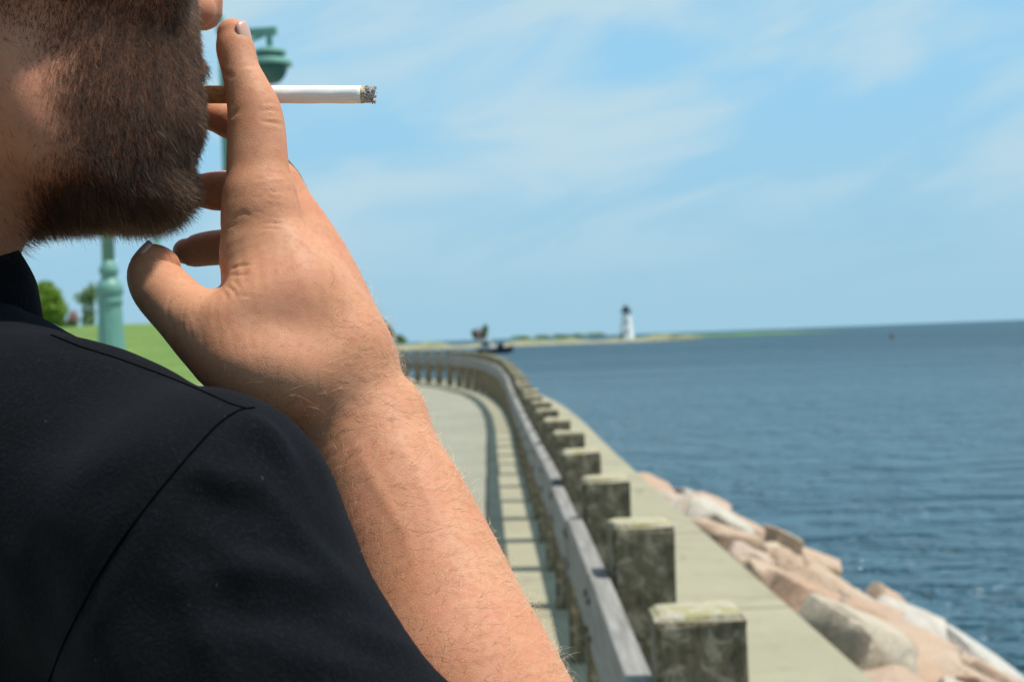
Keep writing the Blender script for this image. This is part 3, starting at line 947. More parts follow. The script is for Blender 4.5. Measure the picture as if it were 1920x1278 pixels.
# ---------------- frames of head and torso
YAW, PITCH = R(35), R(6)
fw0 = np.array([math.cos(YAW), math.sin(YAW), 0.0]); rt = np.array([math.sin(YAW), -math.cos(YAW), 0.0]); up0 = np.array([0, 0, 1.0])
fw = fw0 * math.cos(PITCH) + up0 * math.sin(PITCH); up = up0 * math.cos(PITCH) - fw0 * math.sin(PITCH)
MOUTH = pix(341, 178, 642)
HAX = np.stack([fw, rt, up])
def hp(f, r, u): return MOUTH + f * fw + r * rt + u * up
def hell(c, r, k=8.0, sub=False): return Ell(hp(*c), r, HAX, k, sub)

# ---------------- hand and arm
TILT = 0.062     # the hand leans away from the camera towards the finger tips (mm per photo pixel)
def hd(py, d): return d - TILT * (min(py, 760) - 180)
def hsweep(st, k=8.0, caps=(1, 1), sub=4): return psweep([(a, b, hd(b, d), w, h) for a, b, d, w, h in st], k, caps, sub)
hand = [
    # metacarpals
    hsweep([(486, 372, 622, 62, 11), (491, 430, 622, 79, 12.5), (506, 490, 622, 97, 14.5), (550, 572, 625, 112, 17), (612, 670, 631, 112, 20)], 10),
    hsweep([(522, 352, 647, 44, 11), (548, 420, 647, 62, 13), (582, 500, 646, 76, 15), (616, 590, 645, 82, 17), (640, 680, 642, 84, 19)], 14),
    hsweep([(548, 392, 670, 40, 11), (572, 445, 668, 50, 13), (600, 520, 664, 58, 14), (630, 605, 658, 62, 16), (655, 690, 650, 70, 18)], 14),
    hsweep([(562, 455, 688, 36, 10), (588, 505, 683, 46, 12), (608, 565, 675, 50, 13), (634, 640, 664, 54, 15), (655, 700, 655, 60, 17)], 14),
    # index finger
    hsweep([(437, 64, 622, 30, 7.4), (441, 90, 622, 36, 8.6), (451, 130, 622, 36, 8.8), (463, 165, 622, 42, 9.4), (476, 205, 622, 50, 10.2), (481, 245, 622, 54, 10.4), (482, 290, 622, 57, 10.6), (484, 335, 622, 60, 11), (488, 390, 622, 66, 12)], 7, (.95, 1)),
    # middle finger
    hsweep([(520, 360, 649, 42, 11), (496, 300, 651, 40, 10), (468, 245, 653, 38, 9.6), (430, 226, 654, 35, 9.0), (402, 216, 655, 31, 8.2)], 6),
    # ring finger
    hsweep([(546, 405, 671, 40, 11), (500, 378, 674, 40, 10), (440, 360, 676, 38, 9.4), (400, 358, 676, 36, 8.8), (374, 358, 675, 31, 8)], 6),
    # little finger
    hsweep([(560, 470, 688, 36, 10), (500, 470, 692, 34, 9), (440, 463, 694, 33, 8.4), (398, 465, 694, 32, 8.0), (362, 471, 693, 29, 7.4), (349, 471, 693, 24, 6.8)], 6),
    # thumb: from wrist over the ball to the two phalanges
    hsweep([(620, 722, 630, 88, 18), (545, 704, 619, 92, 19), (458, 680, 615, 82, 19), (394, 632, 618, 68, 16.5), (338, 578, 624, 58, 14), (304, 542, 629, 55, 12.8), (292, 519, 632, 52, 12.0), (294, 502, 633, 48, 11.2), (300, 490, 633, 41, 10.0)], 8, (1, .72)),
    # first web
    hsweep([(408, 592, 616, 24, 11), (438, 588, 614, 46, 14), (482, 576, 614, 68, 15), (530, 580, 618, 80, 15)], 15),
]
WR = [(606, 690, 603, 114, 21), (634, 760, 601, 117, 21), (684, 850, 597, 127, 24), (735, 950, 589, 141, 28), (781, 1060, 579, 155, 32), (822, 1170, 568, 170, 36), (869, 1300, 554, 192, 39), (936, 1480, 538, 215, 41), (1010, 1660, 520, 220, 41), (1050, 1760, 510, 200, 38)]
arm = [psweep(WR, 14),
       Ell(pix(752, 782, 606), (9, 9, 14), None, 14),                       # ulna head at the wrist
       Sweep([pix(1050, 1740, 510), pix(940, 1700, 488), pix(740, 1590, 468), pix(575, 1440, 468), pix(472, 1290, 474), pix(410, 1130, 482), pix(360, 1010, 490)], [38, 40, 42, 44, 44, 44, 40], [38, 40, 42, 44, 44, 44, 40], 16)]
hand_prims = arm + hand
def hand_fn(P): return field(hand_prims, P)
HV, HQ, hlap = polygonise(hand_fn, (-205, 430, -420), (70, 715, 165), 1.25)
HN = normals(HV, HQ)

# skin folds and creases: (polyline in picture pixels, width px, depth mm)
creases = [
    ([(486, 208), (506, 206), (528, 212)], 2.6, .55), ([(490, 228), (512, 230), (534, 234)], 2.8, .6), ([(492, 216), (512, 217), (532, 222)], 2.2, .35),
    ([(492, 196), (508, 192), (520, 196)], 2.2, .25), ([(446, 127), (462, 122), (482, 122)], 3, .35), ([(452, 116), (468, 114), (480, 113)], 2, .2),
    ([(416, 136), (424, 140), (436, 142)], 4, .7), ([(424, 222), (436, 216), (446, 206)], 4, .6),
    ([(418, 402), (436, 408), (456, 398), (474, 404)], 3.5, .4), ([(412, 430), (424, 424), (440, 420)], 3, .5),
    ([(430, 505), (452, 498), (476, 496)], 2.6, .5), ([(428, 515), (450, 516), (472, 512)], 2.4, .35),
    ([(424, 535), (438, 545), (442, 560)], 3.2, .55), ([(415, 540), (424, 552), (426, 568)], 3.0, .4), ([(436, 524), (450, 540), (456, 556)], 2.6, .35),
    ([(445, 552), (462, 556), (480, 552)], 2.4, .3),
]
rc = random.Random(3)
for k in range(26):        # fine wrinkles over the first knuckle
    y0 = 322 + k * 4.3; x0 = 486 + rc.uniform(-12, 16)
    creases.append(([(x0, y0 + rc.uniform(-2, 2)), (x0 + 18, y0 + rc.uniform(-3, 2)), (x0 + rc.uniform(34, 60), y0 + rc.uniform(-2, 5))], rc.uniform(1.6, 2.4), rc.uniform(.14, .34)))
for k in range(24):        # wrinkles across the thumb base
    x0 = 318 + k * 7; y0 = 556 + k * 3.2
    creases.append(([(x0 + rc.uniform(0, 6), y0 - 6), (x0 - 4, y0 + 22), (x0 + rc.uniform(-4, 8), y0 + 52 + rc.uniform(0, 22))], rc.uniform(1.8, 2.8), rc.uniform(.10, .26)))
hpx = proj(HV)
face = np.clip(-(HN * (HV / np.linalg.norm(HV, axis=1)[:, None])).sum(1), 0, 1)
disp = np.zeros(len(HV))
near = hpx[:, 1] < 760
for line, w, dep in creases:
    la = np.array(line); bb = near & (hpx[:, 0] > la[:, 0].min() - 14) & (hpx[:, 0] < la[:, 0].max() + 14) & (hpx[:, 1] > la[:, 1].min() - 14) & (hpx[:, 1] < la[:, 1].max() + 14) & (HV[:, 1] < 650)
    ii = np.nonzero(bb)[0]
    if not len(ii): continue
    d, al = poly_dist(hpx[ii], line)
    disp[ii] -= dep * np.exp(-(d / w) ** 2) * np.sin(np.pi * np.clip(al, 0.03, .97)) ** .5 * np.minimum(1, face[ii] * 2)
    disp[ii] += .35 * dep * np.exp(-((d - 2.2 * w) / (1.4 * w)) ** 2) * np.sin(np.pi * np.clip(al, .02, .98)) * np.minimum(1, face[ii] * 2)
# tendons on the back of the hand, a vein or two on the forearm
for line, w, dep in (([(560, 400), (600, 520), (640, 640)], 10, .3), ([(525, 395), (560, 500), (600, 610)], 10, .22), ([(650, 800), (700, 900), (760, 1000), (790, 1120)], 12, .5), ([(730, 780), (790, 900), (850, 1010)], 14, .5)):
    la = np.array(line); ii = np.nonzero((hpx[:, 0] > la[:, 0].min() - 50) & (hpx[:, 0] < la[:, 0].max() + 50) & (hpx[:, 1] > la[:, 1].min() - 50) & (hpx[:, 1] < la[:, 1].max() + 50))[0]
    d, al = poly_dist(hpx[ii], line); disp[ii] += dep * np.exp(-(d / w) ** 2) * np.sin(np.pi * np.clip(al, .02, .98)) * face[ii]
disp += .3 * vnoise(HV, 20, 1) + .08 * vnoise(HV, 8, 2) + .03 * vnoise(HV, 3.2, 3)
HV = HV + disp[:, None] * HN
HN = normals(HV, HQ)

# ---------------- head, neck and trunk
NECK = hp(-112, 0, -14)
body_prims = [
    hell((-98, 0, 92), (98, 76, 90), 10), hell((-48, 0, 30), (52, 60, 82), 14),
    hell((-52, 0, -15), (50, 52, 30), 12), hell((-22, 0, -2), (22, 32, 34), 12),
    Sweep([hp(-96, -48, 6), hp(-80, -48, -24), hp(-46, -40, -34), hp(-24, -16, -42), hp(-21, 0, -43), hp(-24, 16, -42), hp(-46, 40, -34), hp(-80, 48, -24), hp(-96, 48, 6)], [13] * 9, [13] * 9, 12, (0, 0, 1)),
    hell((-20, 0, -34), (13, 18, 14), 10),
    Sweep([hp(-4, 0, 84), hp(4, 0, 64), hp(13, 0, 44), hp(14, 0, 38)], [8, 9, 10.5, 9.5], [10, 10, 10, 9], 8, rt),
    hell((6, 12, 36), (9, 6.5, 8), 5), hell((6, -12, 36), (9, 6.5, 8), 5),
    hell((0, 0, 8), (6, 25, 7), 4), hell((-1, 0, -6), (7, 23, 7.5), 4),
    hell((5, 8, 27), (6.5, 3.6, 6), 1.5, True), hell((5, -8, 27), (6.5, 3.6, 6), 1.5, True),
    hell((2, 0, 0.5), (7, 24, 1.6), 2, True),
    hell((-8, 31, 74), (11, 16, 10), 8, True), hell((-8, -31, 74), (11, 16, 10), 8, True),
    hell((-18, 31, 73), (13, 13, 12), 4), hell((-18, -31, 73), (13, 13, 12), 4),
    hell((-7, 28, 92), (9, 24, 6), 10), hell((-7, -28, 92), (9, 24, 6), 10),
    hell((-34, 50, 44), (22, 14, 14), 12), hell((-34, -50, 44), (22, 14, 14), 12),
    hell((-108, 84, 77), (18, 11, 31), 4), hell((-108, -84, 77), (18, 11, 31), 4),
    hell((-106, 95, 82), (10, 5, 19), 4, True), hell((-106, -95, 82), (10, 5, 19), 4, True),
    hell((-78, 0, 8), (58, 56, 58), 16), hell((-80, 0, 70), (56, 81, 34), 14), hell((-60, 0, -9), (52, 58, 34), 16),
    Sweep([hp(-104, 0, 40), NECK, np.array([-274, 606, 8]), np.array([-268, 616, -60]), np.array([-262, 622, -120])], [50, 46, 49, 54, 60], [54, 51, 51, 52, 54], 12, rt),
    Sweep([pix(-28, 815, 578), pix(150, 915, 540), pix(335, 1005, 498)], [40, 40, 42], [40, 40, 42], 16),
    Sweep([np.array([-215., 645, -70]), np.array([-210., 648, -140]), np.array([-207., 650, -260]), np.array([-207., 650, -420])], [80, 140, 150, 138], [42, 74, 84, 80], 16, rt),
]
def body_fn(P): return field(body_prims, P)
BV, BQ, blap = polygonise(body_fn, (-420, 470, -330), (-60, 800, 330), 3.0, 1)
fcs = proj(BV)
BN = normals(BV, BQ)
BV = BV + (.4 * vnoise(BV, 18, 5))[:, None] * BN

# ---------------- shirt
CT = np.array([-207., 645., 0])
def mirror(p):
    p = np.array(p, float); return p - 2 * ((p - CT) @ rt) * rt
trap = [pix(-28, 812, 578), pix(148, 935, 537), pix(326, 1026, 497)]
slv = [pix(362, 1020, 486), pix(398, 1130, 480), pix(462, 1290, 473), pix(565, 1440, 468), pix(705, 1575, 468), pix(830, 1665, 472)]
SLW = [49, 53, 55, 54, 53, 53]
shirt_prims = [
    Sweep([np.array([-215., 645, -75]), np.array([-210., 648, -140]), np.array([-207., 650, -260]), np.array([-205., 652, -420]), np.array([-203., 652, -560]), np.array([-203., 652, -640])], [120, 172, 178, 168, 168, 172], [70, 105, 114, 110, 110, 114], 20, rt, (1, .15)),
    Sweep([np.array([-260., 608, -42])] + trap, [62, 52, 50, 50], [62, 52, 50, 50], 16),
    Sweep([np.array([-260., 608, -42])] + [mirror(p) for p in trap], [62, 52, 50, 50], [62, 52, 50, 50], 16),
    Sweep([np.array([-270., 607, 20]), np.array([-266., 612, -25]), np.array([-255., 625, -85]), np.array([-238., 638, -140])], [60, 72, 105, 145], [60, 70, 86, 100], 14, rt, (.2, 1)),
    Sweep(slv, SLW, SLW, 14, None, (1, .15)),
    Sweep([mirror(pix(365, 1000, 484)), mirror(pix(330, 1200, 480)), mirror(pix(300, 1500, 480))], [50, 56, 60], [50, 56, 60], 14, None, (1, .15)),
    Ell(pix(376, 1006, 485), (46, 47, 46), None, 14),
    Ell(pix(60, 1000, 520), (70, 40, 70), None, 30),
]
inner = Sweep([pix(650, 1525, 468), pix(705, 1575, 468), pix(830, 1665, 472), pix(910, 1725, 476)], [42, 45, 45.5, 45.5], [42, 45, 45.5, 45.5], 2, None, (.2, 1)); inner.sub = True
neckhole = Sweep([np.array([-270., 606, 70]), np.array([-268., 606, 5])], [57, 57], [57, 57], 3, rt, (1, .2)); neckhole.sub = True
shirt_prims += [inner, neckhole]
def shirt_fn(P): return field(shirt_prims, P)
SV, SQ, slap = polygonise(shirt_fn, (-480, 390, -760), (30, 860, 60), 3.0, 1)
SN = normals(SV, SQ)
spx = proj(SV); sface = np.clip(-(SN * (SV / np.linalg.norm(SV, axis=1)[:, None])).sum(1), 0, 1)
sd_ = np.zeros(len(SV))
SEAM = [(446, 742), (400, 800), (330, 880), (270, 955), (215, 1030), (165, 1115), (120, 1200), (70, 1330)]
folds = [  # polyline, width px, height mm (negative = valley)
    (SEAM, 14, -1.2), ([(x - 22, y - 18) for x, y in SEAM], 16, .5), ([(x + 24, y + 18) for x, y in SEAM], 18, .8),
    ([(455, 780), (500, 815), (545, 862)], 16, 2.6), ([(440, 815), (490, 850), (530, 900)], 20, -1.2), ([(540, 810), (580, 870), (615, 940)], 10, -1.6),
    ([(360, 872), (420, 900), (500, 905)], 20, 2.0), ([(330, 920), (420, 950), (520, 960)], 22, -1.8),
    ([(380, 1080), (470, 1060), (590, 1090), (660, 1110)], 24, 2.6), ([(300, 1150), (420, 1150), (560, 1160), (700, 1220)], 26, -2.4),
    ([(560, 1010), (620, 1060), (668, 1090)], 18, 2.2), ([(230, 1060), (270, 1160), (300, 1278)], 44, -1.2), ([(330, 1060), (370, 1160), (420, 1278)], 30, 2.0),
    ([(60, 1060), (90, 1160), (140, 1278)], 30, -3.0), ([(0, 1000), (40, 1100), (60, 1250)], 34, 2.0),
    ([(470, 900), (540, 960), (600, 1040)], 13, 1.4), ([(430, 1000), (520, 1030), (610, 1060)], 12, -1.3), ([(350, 990), (430, 1040), (500, 1120)], 16, 1.3),
    ([(600, 1110), (660, 1130), (720, 1150)], 10, -1.5), ([(410, 1190), (520, 1200), (640, 1190)], 14, 1.4), ([(150, 900), (230, 860), (330, 800)], 26, .9), ([(40, 850), (130, 830), (240, 780)], 30, -.8),
    ([(660, 1180), (720, 1200), (790, 1230)], 14, 1.8), ([(480, 1230), (600, 1240), (720, 1260)], 20, 1.8),
    ([(0, 505), (40, 560), (70, 605)], 7, -1.4), ([(70, 618), (100, 640), (150, 668)], 10, -1.8), ([(140, 650), (240, 680), (360, 728), (430, 756)], 6, -.9),
]
for line, w, hgt in folds:
    hgt *= (1.7 if hgt > 0 else .9) if line is not SEAM else 1.3
    la = np.array(line); mg = 3.2 * w
    ii = np.nonzero((spx[:, 0] > la[:, 0].min() - mg) & (spx[:, 0] < la[:, 0].max() + mg) & (spx[:, 1] > la[:, 1].min() - mg) & (spx[:, 1] < la[:, 1].max() + mg) & (sface > .05))[0]
    if len(ii):
        d, al = poly_dist(spx[ii], line); sd_[ii] += hgt * np.exp(-(d / w) ** 2) * np.sin(np.pi * np.clip(al, .04, .96)) ** .6
sd_ += 1.3 * vnoise(SV, 60, 4) + .8 * vnoise(SV, 26, 6) + .25 * vnoise(SV, 11, 7)
sd1 = sd_[:, None]
for _ in range(3): sd1 = .4 * sd1 + .6 * slap(sd1)
sd_ = sd1[:, 0]
# shoulder contour: a soft step where the back yoke meets the collar
SV = SV + sd_[:, None] * SN

# ---------------- skin, cloth and hair materials
def skin_mat(name, warm, pale, deep, sss=0.3):
    m = Mat(name)
    blot = m.noise(30, 5, 0.6); fine = m.noise(300, 4, 0.6); spots = m.n('ShaderNodeTexVoronoi'); spots.inputs['Scale'].default_value = 130
    m.L(m.vec, spots.inputs['Vector'])
    c = m.mix(m.rng(blot, 0.3, 0.72), warm, pale)
    c = m.mix(m.rng(m.noise(75, 4, 0.65, 0.3), 0.45, 0.72, 0, 0.45), c, (0.58, 0.22, 0.145))
    c = m.mix(m.rng(fine, 0.42, 0.75, 0, 0.40), c, deep)
    c = m.mix(m.rng(spots.outputs['Distance'], 0.05, 0.16, 0.22, 0.0), c, tuple(x * .55 for x in deep))
    m.base(c)
    m.b.inputs['Subsurface Weight'].default_value = sss
    m.b.inputs['Subsurface Radius'].default_value = (1.0, 0.35, 0.18)
    m.b.inputs['Subsurface Scale'].default_value = 0.006
    m.b.inputs['Specular IOR Level'].default_value = 0.30
    m.rough(m.rng(fine, .3, .7, .55, .68))
    v = m.n('ShaderNodeTexVoronoi', feature='DISTANCE_TO_EDGE'); v.inputs['Scale'].default_value = 900
    m.L(m.mapping((1, 1, 1), (.4, .2, .9)), v.inputs['Vector'])
    n1_ = m.bump(m.rng(v.outputs['Distance'], 0.0, 0.25), 0.18, 0.00025)
    m.bump(fine, 0.15, 0.0006, n1_)
    return m.m
M['skin'] = skin_mat('skin', (0.54, 0.232, 0.122), (0.60, 0.30, 0.17), (0.44, 0.16, 0.078))
M['face_skin'] = skin_mat('shade_darkened_face_skin', (0.46, 0.19, 0.105), (0.50, 0.225, 0.13), (0.38, 0.135, 0.07))  # redder face tone, darkened further to stand in for shade on the cheek
M['nail'] = plain('nail', (0.60, 0.36, 0.28), 0.3, 0, .05, 40, 0)

def cloth_mat():
    m = Mat('black_jersey')
    wv = m.n('ShaderNodeTexWave', wave_type='BANDS', bands_direction='X'); wv.inputs['Scale'].default_value = 420
    wv.inputs['Distortion'].default_value = 3.0; wv.inputs['Detail'].default_value = 2; m.L(m.vec, wv.inputs['Vector'])
    f = m.noise(700, 3, .7); b = m.noise(14, 4, .6); lint = m.noise(420, 2, .5)
    c = m.mix(m.rng(b, .3, .7), (0.0026, 0.0032, 0.0046), (0.0042, 0.005, 0.0066))
    c = m.mix(m.rng(f, .45, .8, 0, .6), c, (0.013, 0.015, 0.019))
    c = m.mix(m.rng(lint, .745, .78, 0, .5), c, (0.06, 0.06, 0.06))
    m.base(c); m.rough(.95)
    m.b.inputs['Specular IOR Level'].default_value = .12
    m.b.inputs['Sheen Weight'].default_value = .03; m.b.inputs['Sheen Roughness'].default_value = .5
    m.b.inputs['Sheen Tint'].default_value = (.55, .62, .8, 1)
    n_ = m.bump(f, .9, .0006); m.bump(wv.outputs['Fac'], .35, .0003, n_); return m.m
M['cloth'] = cloth_mat()
M['thread'] = plain('black_thread', (0.0012, 0.0012, 0.0016), 1.0, 0, .1, 400, 0); M['thread'].node_tree.nodes['Principled BSDF'].inputs['Specular IOR Level'].default_value = 0.03
M['denim'] = plain('denim', (0.03, 0.045, 0.08), .9, 0, .2, 60, .2)
M['shoe'] = plain('shoe_leather', (0.02, 0.018, 0.016), .5)

def hair_mat(name, cols, rough=.3):
    m = Mat(name)
    hi = m.n('ShaderNodeHairInfo')
    c = m.ramp(hi.outputs['Random'], cols)
    hb = m.n('ShaderNodeBsdfHairPrincipled', parametrization='COLOR')
    m.L(c, hb.inputs['Color']); hb.inputs['Roughness'].default_value = rough; hb.inputs['Radial Roughness'].default_value = .5
    hb.inputs['Random Roughness'].default_value = .2; hb.inputs['IOR'].default_value = 1.38
    m.L(hb.outputs[0], m.t.nodes['Material Output'].inputs['Surface']); return m.m
M['beard'] = hair_mat('beard_hair', [(0, (.004, .0020, .0012)), (.6, (.011, .0048, .0024)), (.88, (.03, .0125, .005)), (.97, (.07, .03, .011)), (1, (.6, .38, .16))], .5)
M['scalp'] = hair_mat('scalp_hair', [(0, (.04, .022, .013)), (1, (.10, .055, .03))])
def fine_hair():
    m = Mat('arm_hair'); hi = m.n('ShaderNodeHairInfo')
    m.base(m.ramp(hi.outputs['Random'], [(0, (.55, .32, .16)), (.35, (.72, .48, .26)), (.75, (.82, .60, .36)), (1, (.9, .74, .5))]))
    m.rough(.38); m.b.inputs['Specular IOR Level'].default_value = .55; return m.m
M['armhair'] = fine_hair()

def unit_(x): return x / (np.linalg.norm(x, axis=1)[:, None] + 1e-9)
# ---------------- assemble the person
foot = to_world(np.array([[-215., 640, 0]]))[0]
ROOT = Vector((foot[0], foot[1], 0.0))
person = tag(empty('person', ROOT), 'bearded man in a black t-shirt raising a cigarette to his lips', 'person')
ro = np.array(ROOT)
# far arm: hangs down with the hand in the trouser pocket
Ls = mirror(pix(362, 1020, 486)); Le = mirror(pix(300, 1500, 480)) + np.array([0, 0, -70.]) + (-rt) * 12
Lw = CT + (-rt) * 168 + fw0 * 55 + np.array([0, 0, -560.]); Lh = CT + (-rt) * 130 + fw0 * 70 + np.array([0, 0, -680.])
larm = [Sweep([Ls, .5 * (Ls + Le), Le, .5 * (Le + Lw) + fw0 * 5, Lw, Lh], [44, 46, 40, 38, 29, 34], [44, 46, 40, 38, 26, 20], 8, rt)]
lo_ = np.minimum.reduce([Ls, Le, Lw, Lh]) - 60; hi_ = np.maximum.reduce([Ls, Le, Lw, Lh]) + 60
LV, LQ, _ = polygonise(lambda P: field(larm, P), lo_, hi_, 4.0, 1)
BQ0 = len(BV); BV = np.vstack([BV, LV]); BQ = np.vstack([BQ, LQ + BQ0])
# one continuous skin: head, neck and trunk run on into the arm and hand beneath the shirt
V = np.vstack([to_world(BV) - ro, to_world(HV) - ro]); Q = np.vstack([BQ, HQ + len(BV)])
body = link('body', mesh_np('body', V, Q), M['skin'], person)
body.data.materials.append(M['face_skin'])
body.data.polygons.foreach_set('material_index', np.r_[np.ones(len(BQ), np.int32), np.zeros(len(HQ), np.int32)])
shirt = link('shirt', mesh_np('shirt', to_world(SV) - ro, SQ), M['cloth'], person)
tag(shirt, 'black cotton t-shirt')
# collar: knitted band around the neck
V, F = [], []
nn = 72
for i in range(nn):
    a = 2 * math.pi * i / nn
    dx, dy = math.cos(a), math.sin(a)
    f_ = (dx * fw0[0] + dy * fw0[1]) * 60
    zt = 31 + 1.04 * (49 - f_) if f_ > 38 else 42.5 + .10 * (38 - f_)
    for (ro_, zz) in ((59, 0), (61, 1.6), (63.5, 0), (65, -9), (66.5, -20), (64, -24), (60, -20), (58, -9)):
        V.append((-269 + ro_ * dx, 607 + ro_ * dy, zt + zz if zz > -15 else min(zt + zz, 8 + (zz + 24) * .5)))
F = [[i * 8 + k, i * 8 + (k + 1) % 8, ((i + 1) % nn) * 8 + (k + 1) % 8, ((i + 1) % nn) * 8 + k] for i in range(nn) for k in range(8)]
collar = link('collar', mesh_np('collar', to_world(np.array(V)) - ro, np.array(F)[:, ::-1]), M['cloth'], shirt)
# sleeve seam: a stitched ridge lying on the cloth
from mathutils.bvhtree import BVHTree
bvh = BVHTree.FromPolygons([Vector(v) for v in SV], [tuple(int(k) for k in q) for q in SQ])
def seam(line, rad, lift):
    line = np.array(line, float); tt_ = np.linspace(0, len(line) - 1, 160)
    line = np.stack([np.interp(tt_, np.arange(len(line)), line[:, k]) for k in (0, 1)], 1)
    for _ in range(12): line[1:-1] = .5 * line[1:-1] + .25 * (line[:-2] + line[2:])
    pts_ = []
    for q in line:
        d_ = Vector(pix(q[0], q[1], 1.0)).normalized()
        hit, nn_, _i, _d = bvh.ray_cast(Vector((0, 0, 0)), d_)
        if hit is not None: pts_.append(hit + nn_ * lift)
    pts_ = np.array(pts_)
    for _ in range(2): pts_[1:-1] = .5 * pts_[1:-1] + .25 * (pts_[:-2] + pts_[2:])
    bm = bmesh.new(); tube_bm(bm, [Vector(p) for p in to_world(pts_) - ro], rad, 8)
    bm_obj('seam', bm, M['thread'], shirt, True)
seam([(476, 764), (450, 768), (425, 782), (400, 803), (365, 842), (330, 882), (300, 918), (270, 956), (240, 996), (215, 1032), (188, 1074), (165, 1116), (142, 1160), (120, 1204), (95, 1268), (75, 1330)], .00042, .05)
seam([(96, 628), (150, 650), (220, 672), (300, 701), (370, 729), (432, 757), (462, 766)], .00038, .05)
# finger nails: thin curved plates
def nail(c, along, across, n, L, W):
    c, along, across, n = [np.array(x, float) for x in (c, along, across, n)]
    along /= np.linalg.norm(along); n = n - (n @ along) * along; n /= np.linalg.norm(n); across = np.cross(along, n)
    V = []
    for i in range(9):
        u = -1 + 2 * i / 8
        for j in range(7):
            v = -1 + 2 * j / 6
            ww = W * math.sqrt(max(.05, 1 - .75 * abs(u) ** 3.5))
            for lift in (0,):
                V.append(c + along * u * L + across * v * ww + n * (.30 - .40 * W * v * v - .08 * L * u * u))
    V = np.array(V)
    Q = np.array([[i * 7 + j, i * 7 + j + 1, (i + 1) * 7 + j + 1, (i + 1) * 7 + j] for i in range(8) for j in range(6)])
    me = mesh_np('nail', to_world(V) - ro, Q)
    o = link('nail', me, M['nail'], body)
    s = o.modifiers.new('thick', 'SOLIDIFY'); s.thickness = .0007; s.offset = 0
    return o
def nail_at(px_, py_, want, along, L, W, zone):
    """seat a nail where the finger's surface faces the wanted way"""
    want = np.array(want, float); want /= np.linalg.norm(want)
    q = proj(HV); d2 = ((q - np.array([px_, py_])) ** 2).sum(1)
    ok = (d2 < zone ** 2) & (HV[:, 1] < 640)
    sc = np.where(ok, HN @ want - d2 / zone ** 2 * .25, -9); k = np.argsort(-sc)[:25]
    c = HV[k].mean(0); n = HN[k].mean(0)
    nail(c + n / np.linalg.norm(n) * .15, along, (0, 1, 0), n, L, W)
nail_at(460, 63, (1, -.5, .15), (-.22, 0, 1), 5.4, 4.9, 34)
nail_at(279, 484, (-.70, -.30, .66), (.66, .08, .75), 5.6, 5.4, 46)

# legs, shoes and the far forearm (hand in pocket), in world millimetres below the shirt
def wsweep(st, k=10): return Sweep([s[:3] for s in st], [s[3] for s in st], [s[3] for s in st], k)
hipc = np.array([ROOT.x * 1000, ROOT.y * 1000, 0])
def wp(r_, f_, z): return tuple(hipc + rt * r_ + fw0 * f_ + np.array([0, 0, z]))
legs = []
for s_ in (-1, 1):
    legs.append(wsweep([(*wp(s_ * 85, -5, 960), 95), (*wp(s_ * 92, 5, 760), 88), (*wp(s_ * 98, 8, 500), 66), (*wp(s_ * 102, -8, 280), 62), (*wp(s_ * 105, -5, 70), 58)], 20))
legs.append(Sweep([wp(0, 0, 1010), wp(0, 0, 900)], [165, 165], [110, 115], 30, rt))
V, Q, _ = polygonise(lambda P: field(legs, P), hipc + (-300, -300, 0), hipc + (300, 300, 1120), 8.0, 1)
link('trousers', mesh_np('trousers', V / 1000 - ro, Q), M['denim'], person)
for s_ in (-1, 1):
    sh = [wsweep([(*wp(s_ * 105, -45, 45), 38), (*wp(s_ * 108, 60, 38), 42), (*wp(s_ * 112, 150, 32), 40), (*wp(s_ * 112, 195, 28), 28)], 8), wsweep([(*wp(s_ * 105, -30, 40), 38), (*wp(s_ * 105, -15, 100), 45)], 10)]
    cc = np.array(wp(s_ * 108, 60, 40))
    V, Q, _ = polygonise(lambda P: np.maximum(field(sh, P), 3 - P[:, 2]), cc + (-230, -230, -40), cc + (230, 230, 140), 5.0, 1)
    link('shoe', mesh_np('shoe', V / 1000 - ro, Q), M['shoe'], person)

# ---------------- hair
def sample(V, Q, w, n, seed):
    """n random points on the quads with vertex weight w"""
    r = np.random.default_rng(seed)
    T = np.vstack([Q[:, [0, 1, 2]], Q[:, [0, 2, 3]]])
    ar = np.linalg.norm(np.cross(V[T[:, 1]] - V[T[:, 0]], V[T[:, 2]] - V[T[:, 0]]), axis=1) * w[T].mean(1)
    t = T[r.choice(len(T), n, p=ar / ar.sum())]
    a, b = r.random(n), r.random(n); s = a + b > 1; a[s], b[s] = 1 - a[s], 1 - b[s]
    P = V[t[:, 0]] * (1 - a - b)[:, None] + V[t[:, 1]] * a[:, None] + V[t[:, 2]] * b[:, None]
    return P, t, (1 - a - b, a, b), r
def hair_object(name, strands, rad_root, rad_tip, mat, parent):
    """strands (n, m, 3) in figure mm"""
    n, m, _ = strands.shape
    hc = bpy.data.hair_curves.new(name)
    hc.add_curves([m] * n)
    hc.position_data.foreach_set('vector', (to_world(strands.reshape(-1, 3)) - ro).astype(np.float32).ravel())
    at_ = hc.attributes.get('radius') or hc.attributes.new('radius', 'FLOAT', 'POINT')
    tt = np.linspace(0, 1, m); rad = (rad_root * (1 - tt) + rad_tip * tt) / 1000
    at_.data.foreach_set('value', np.tile(rad, n).astype(np.float32))
    hc.materials.append(mat)
    o = bpy.data.objects.new(name, hc); col.objects.link(o); o.parent = parent
    return o
def unit(x): return x / (np.linalg.norm(x, axis=1)[:, None] + 1e-9)
def head_coords(P):
    q = P - MOUTH; return q @ fw, q @ rt, q @ up
def sstep(x, a, b):
    t = np.clip((x - a) / (b - a), 0, 1); return t * t * (3 - 2 * t)
BN = normals(BV, BQ)
f_, r_, u_ = head_coords(BV)
rim = sstep(f_, -90, -60)                                    # fades out in front of the ear and down the neck
low = sstep(u_, -66, -52)
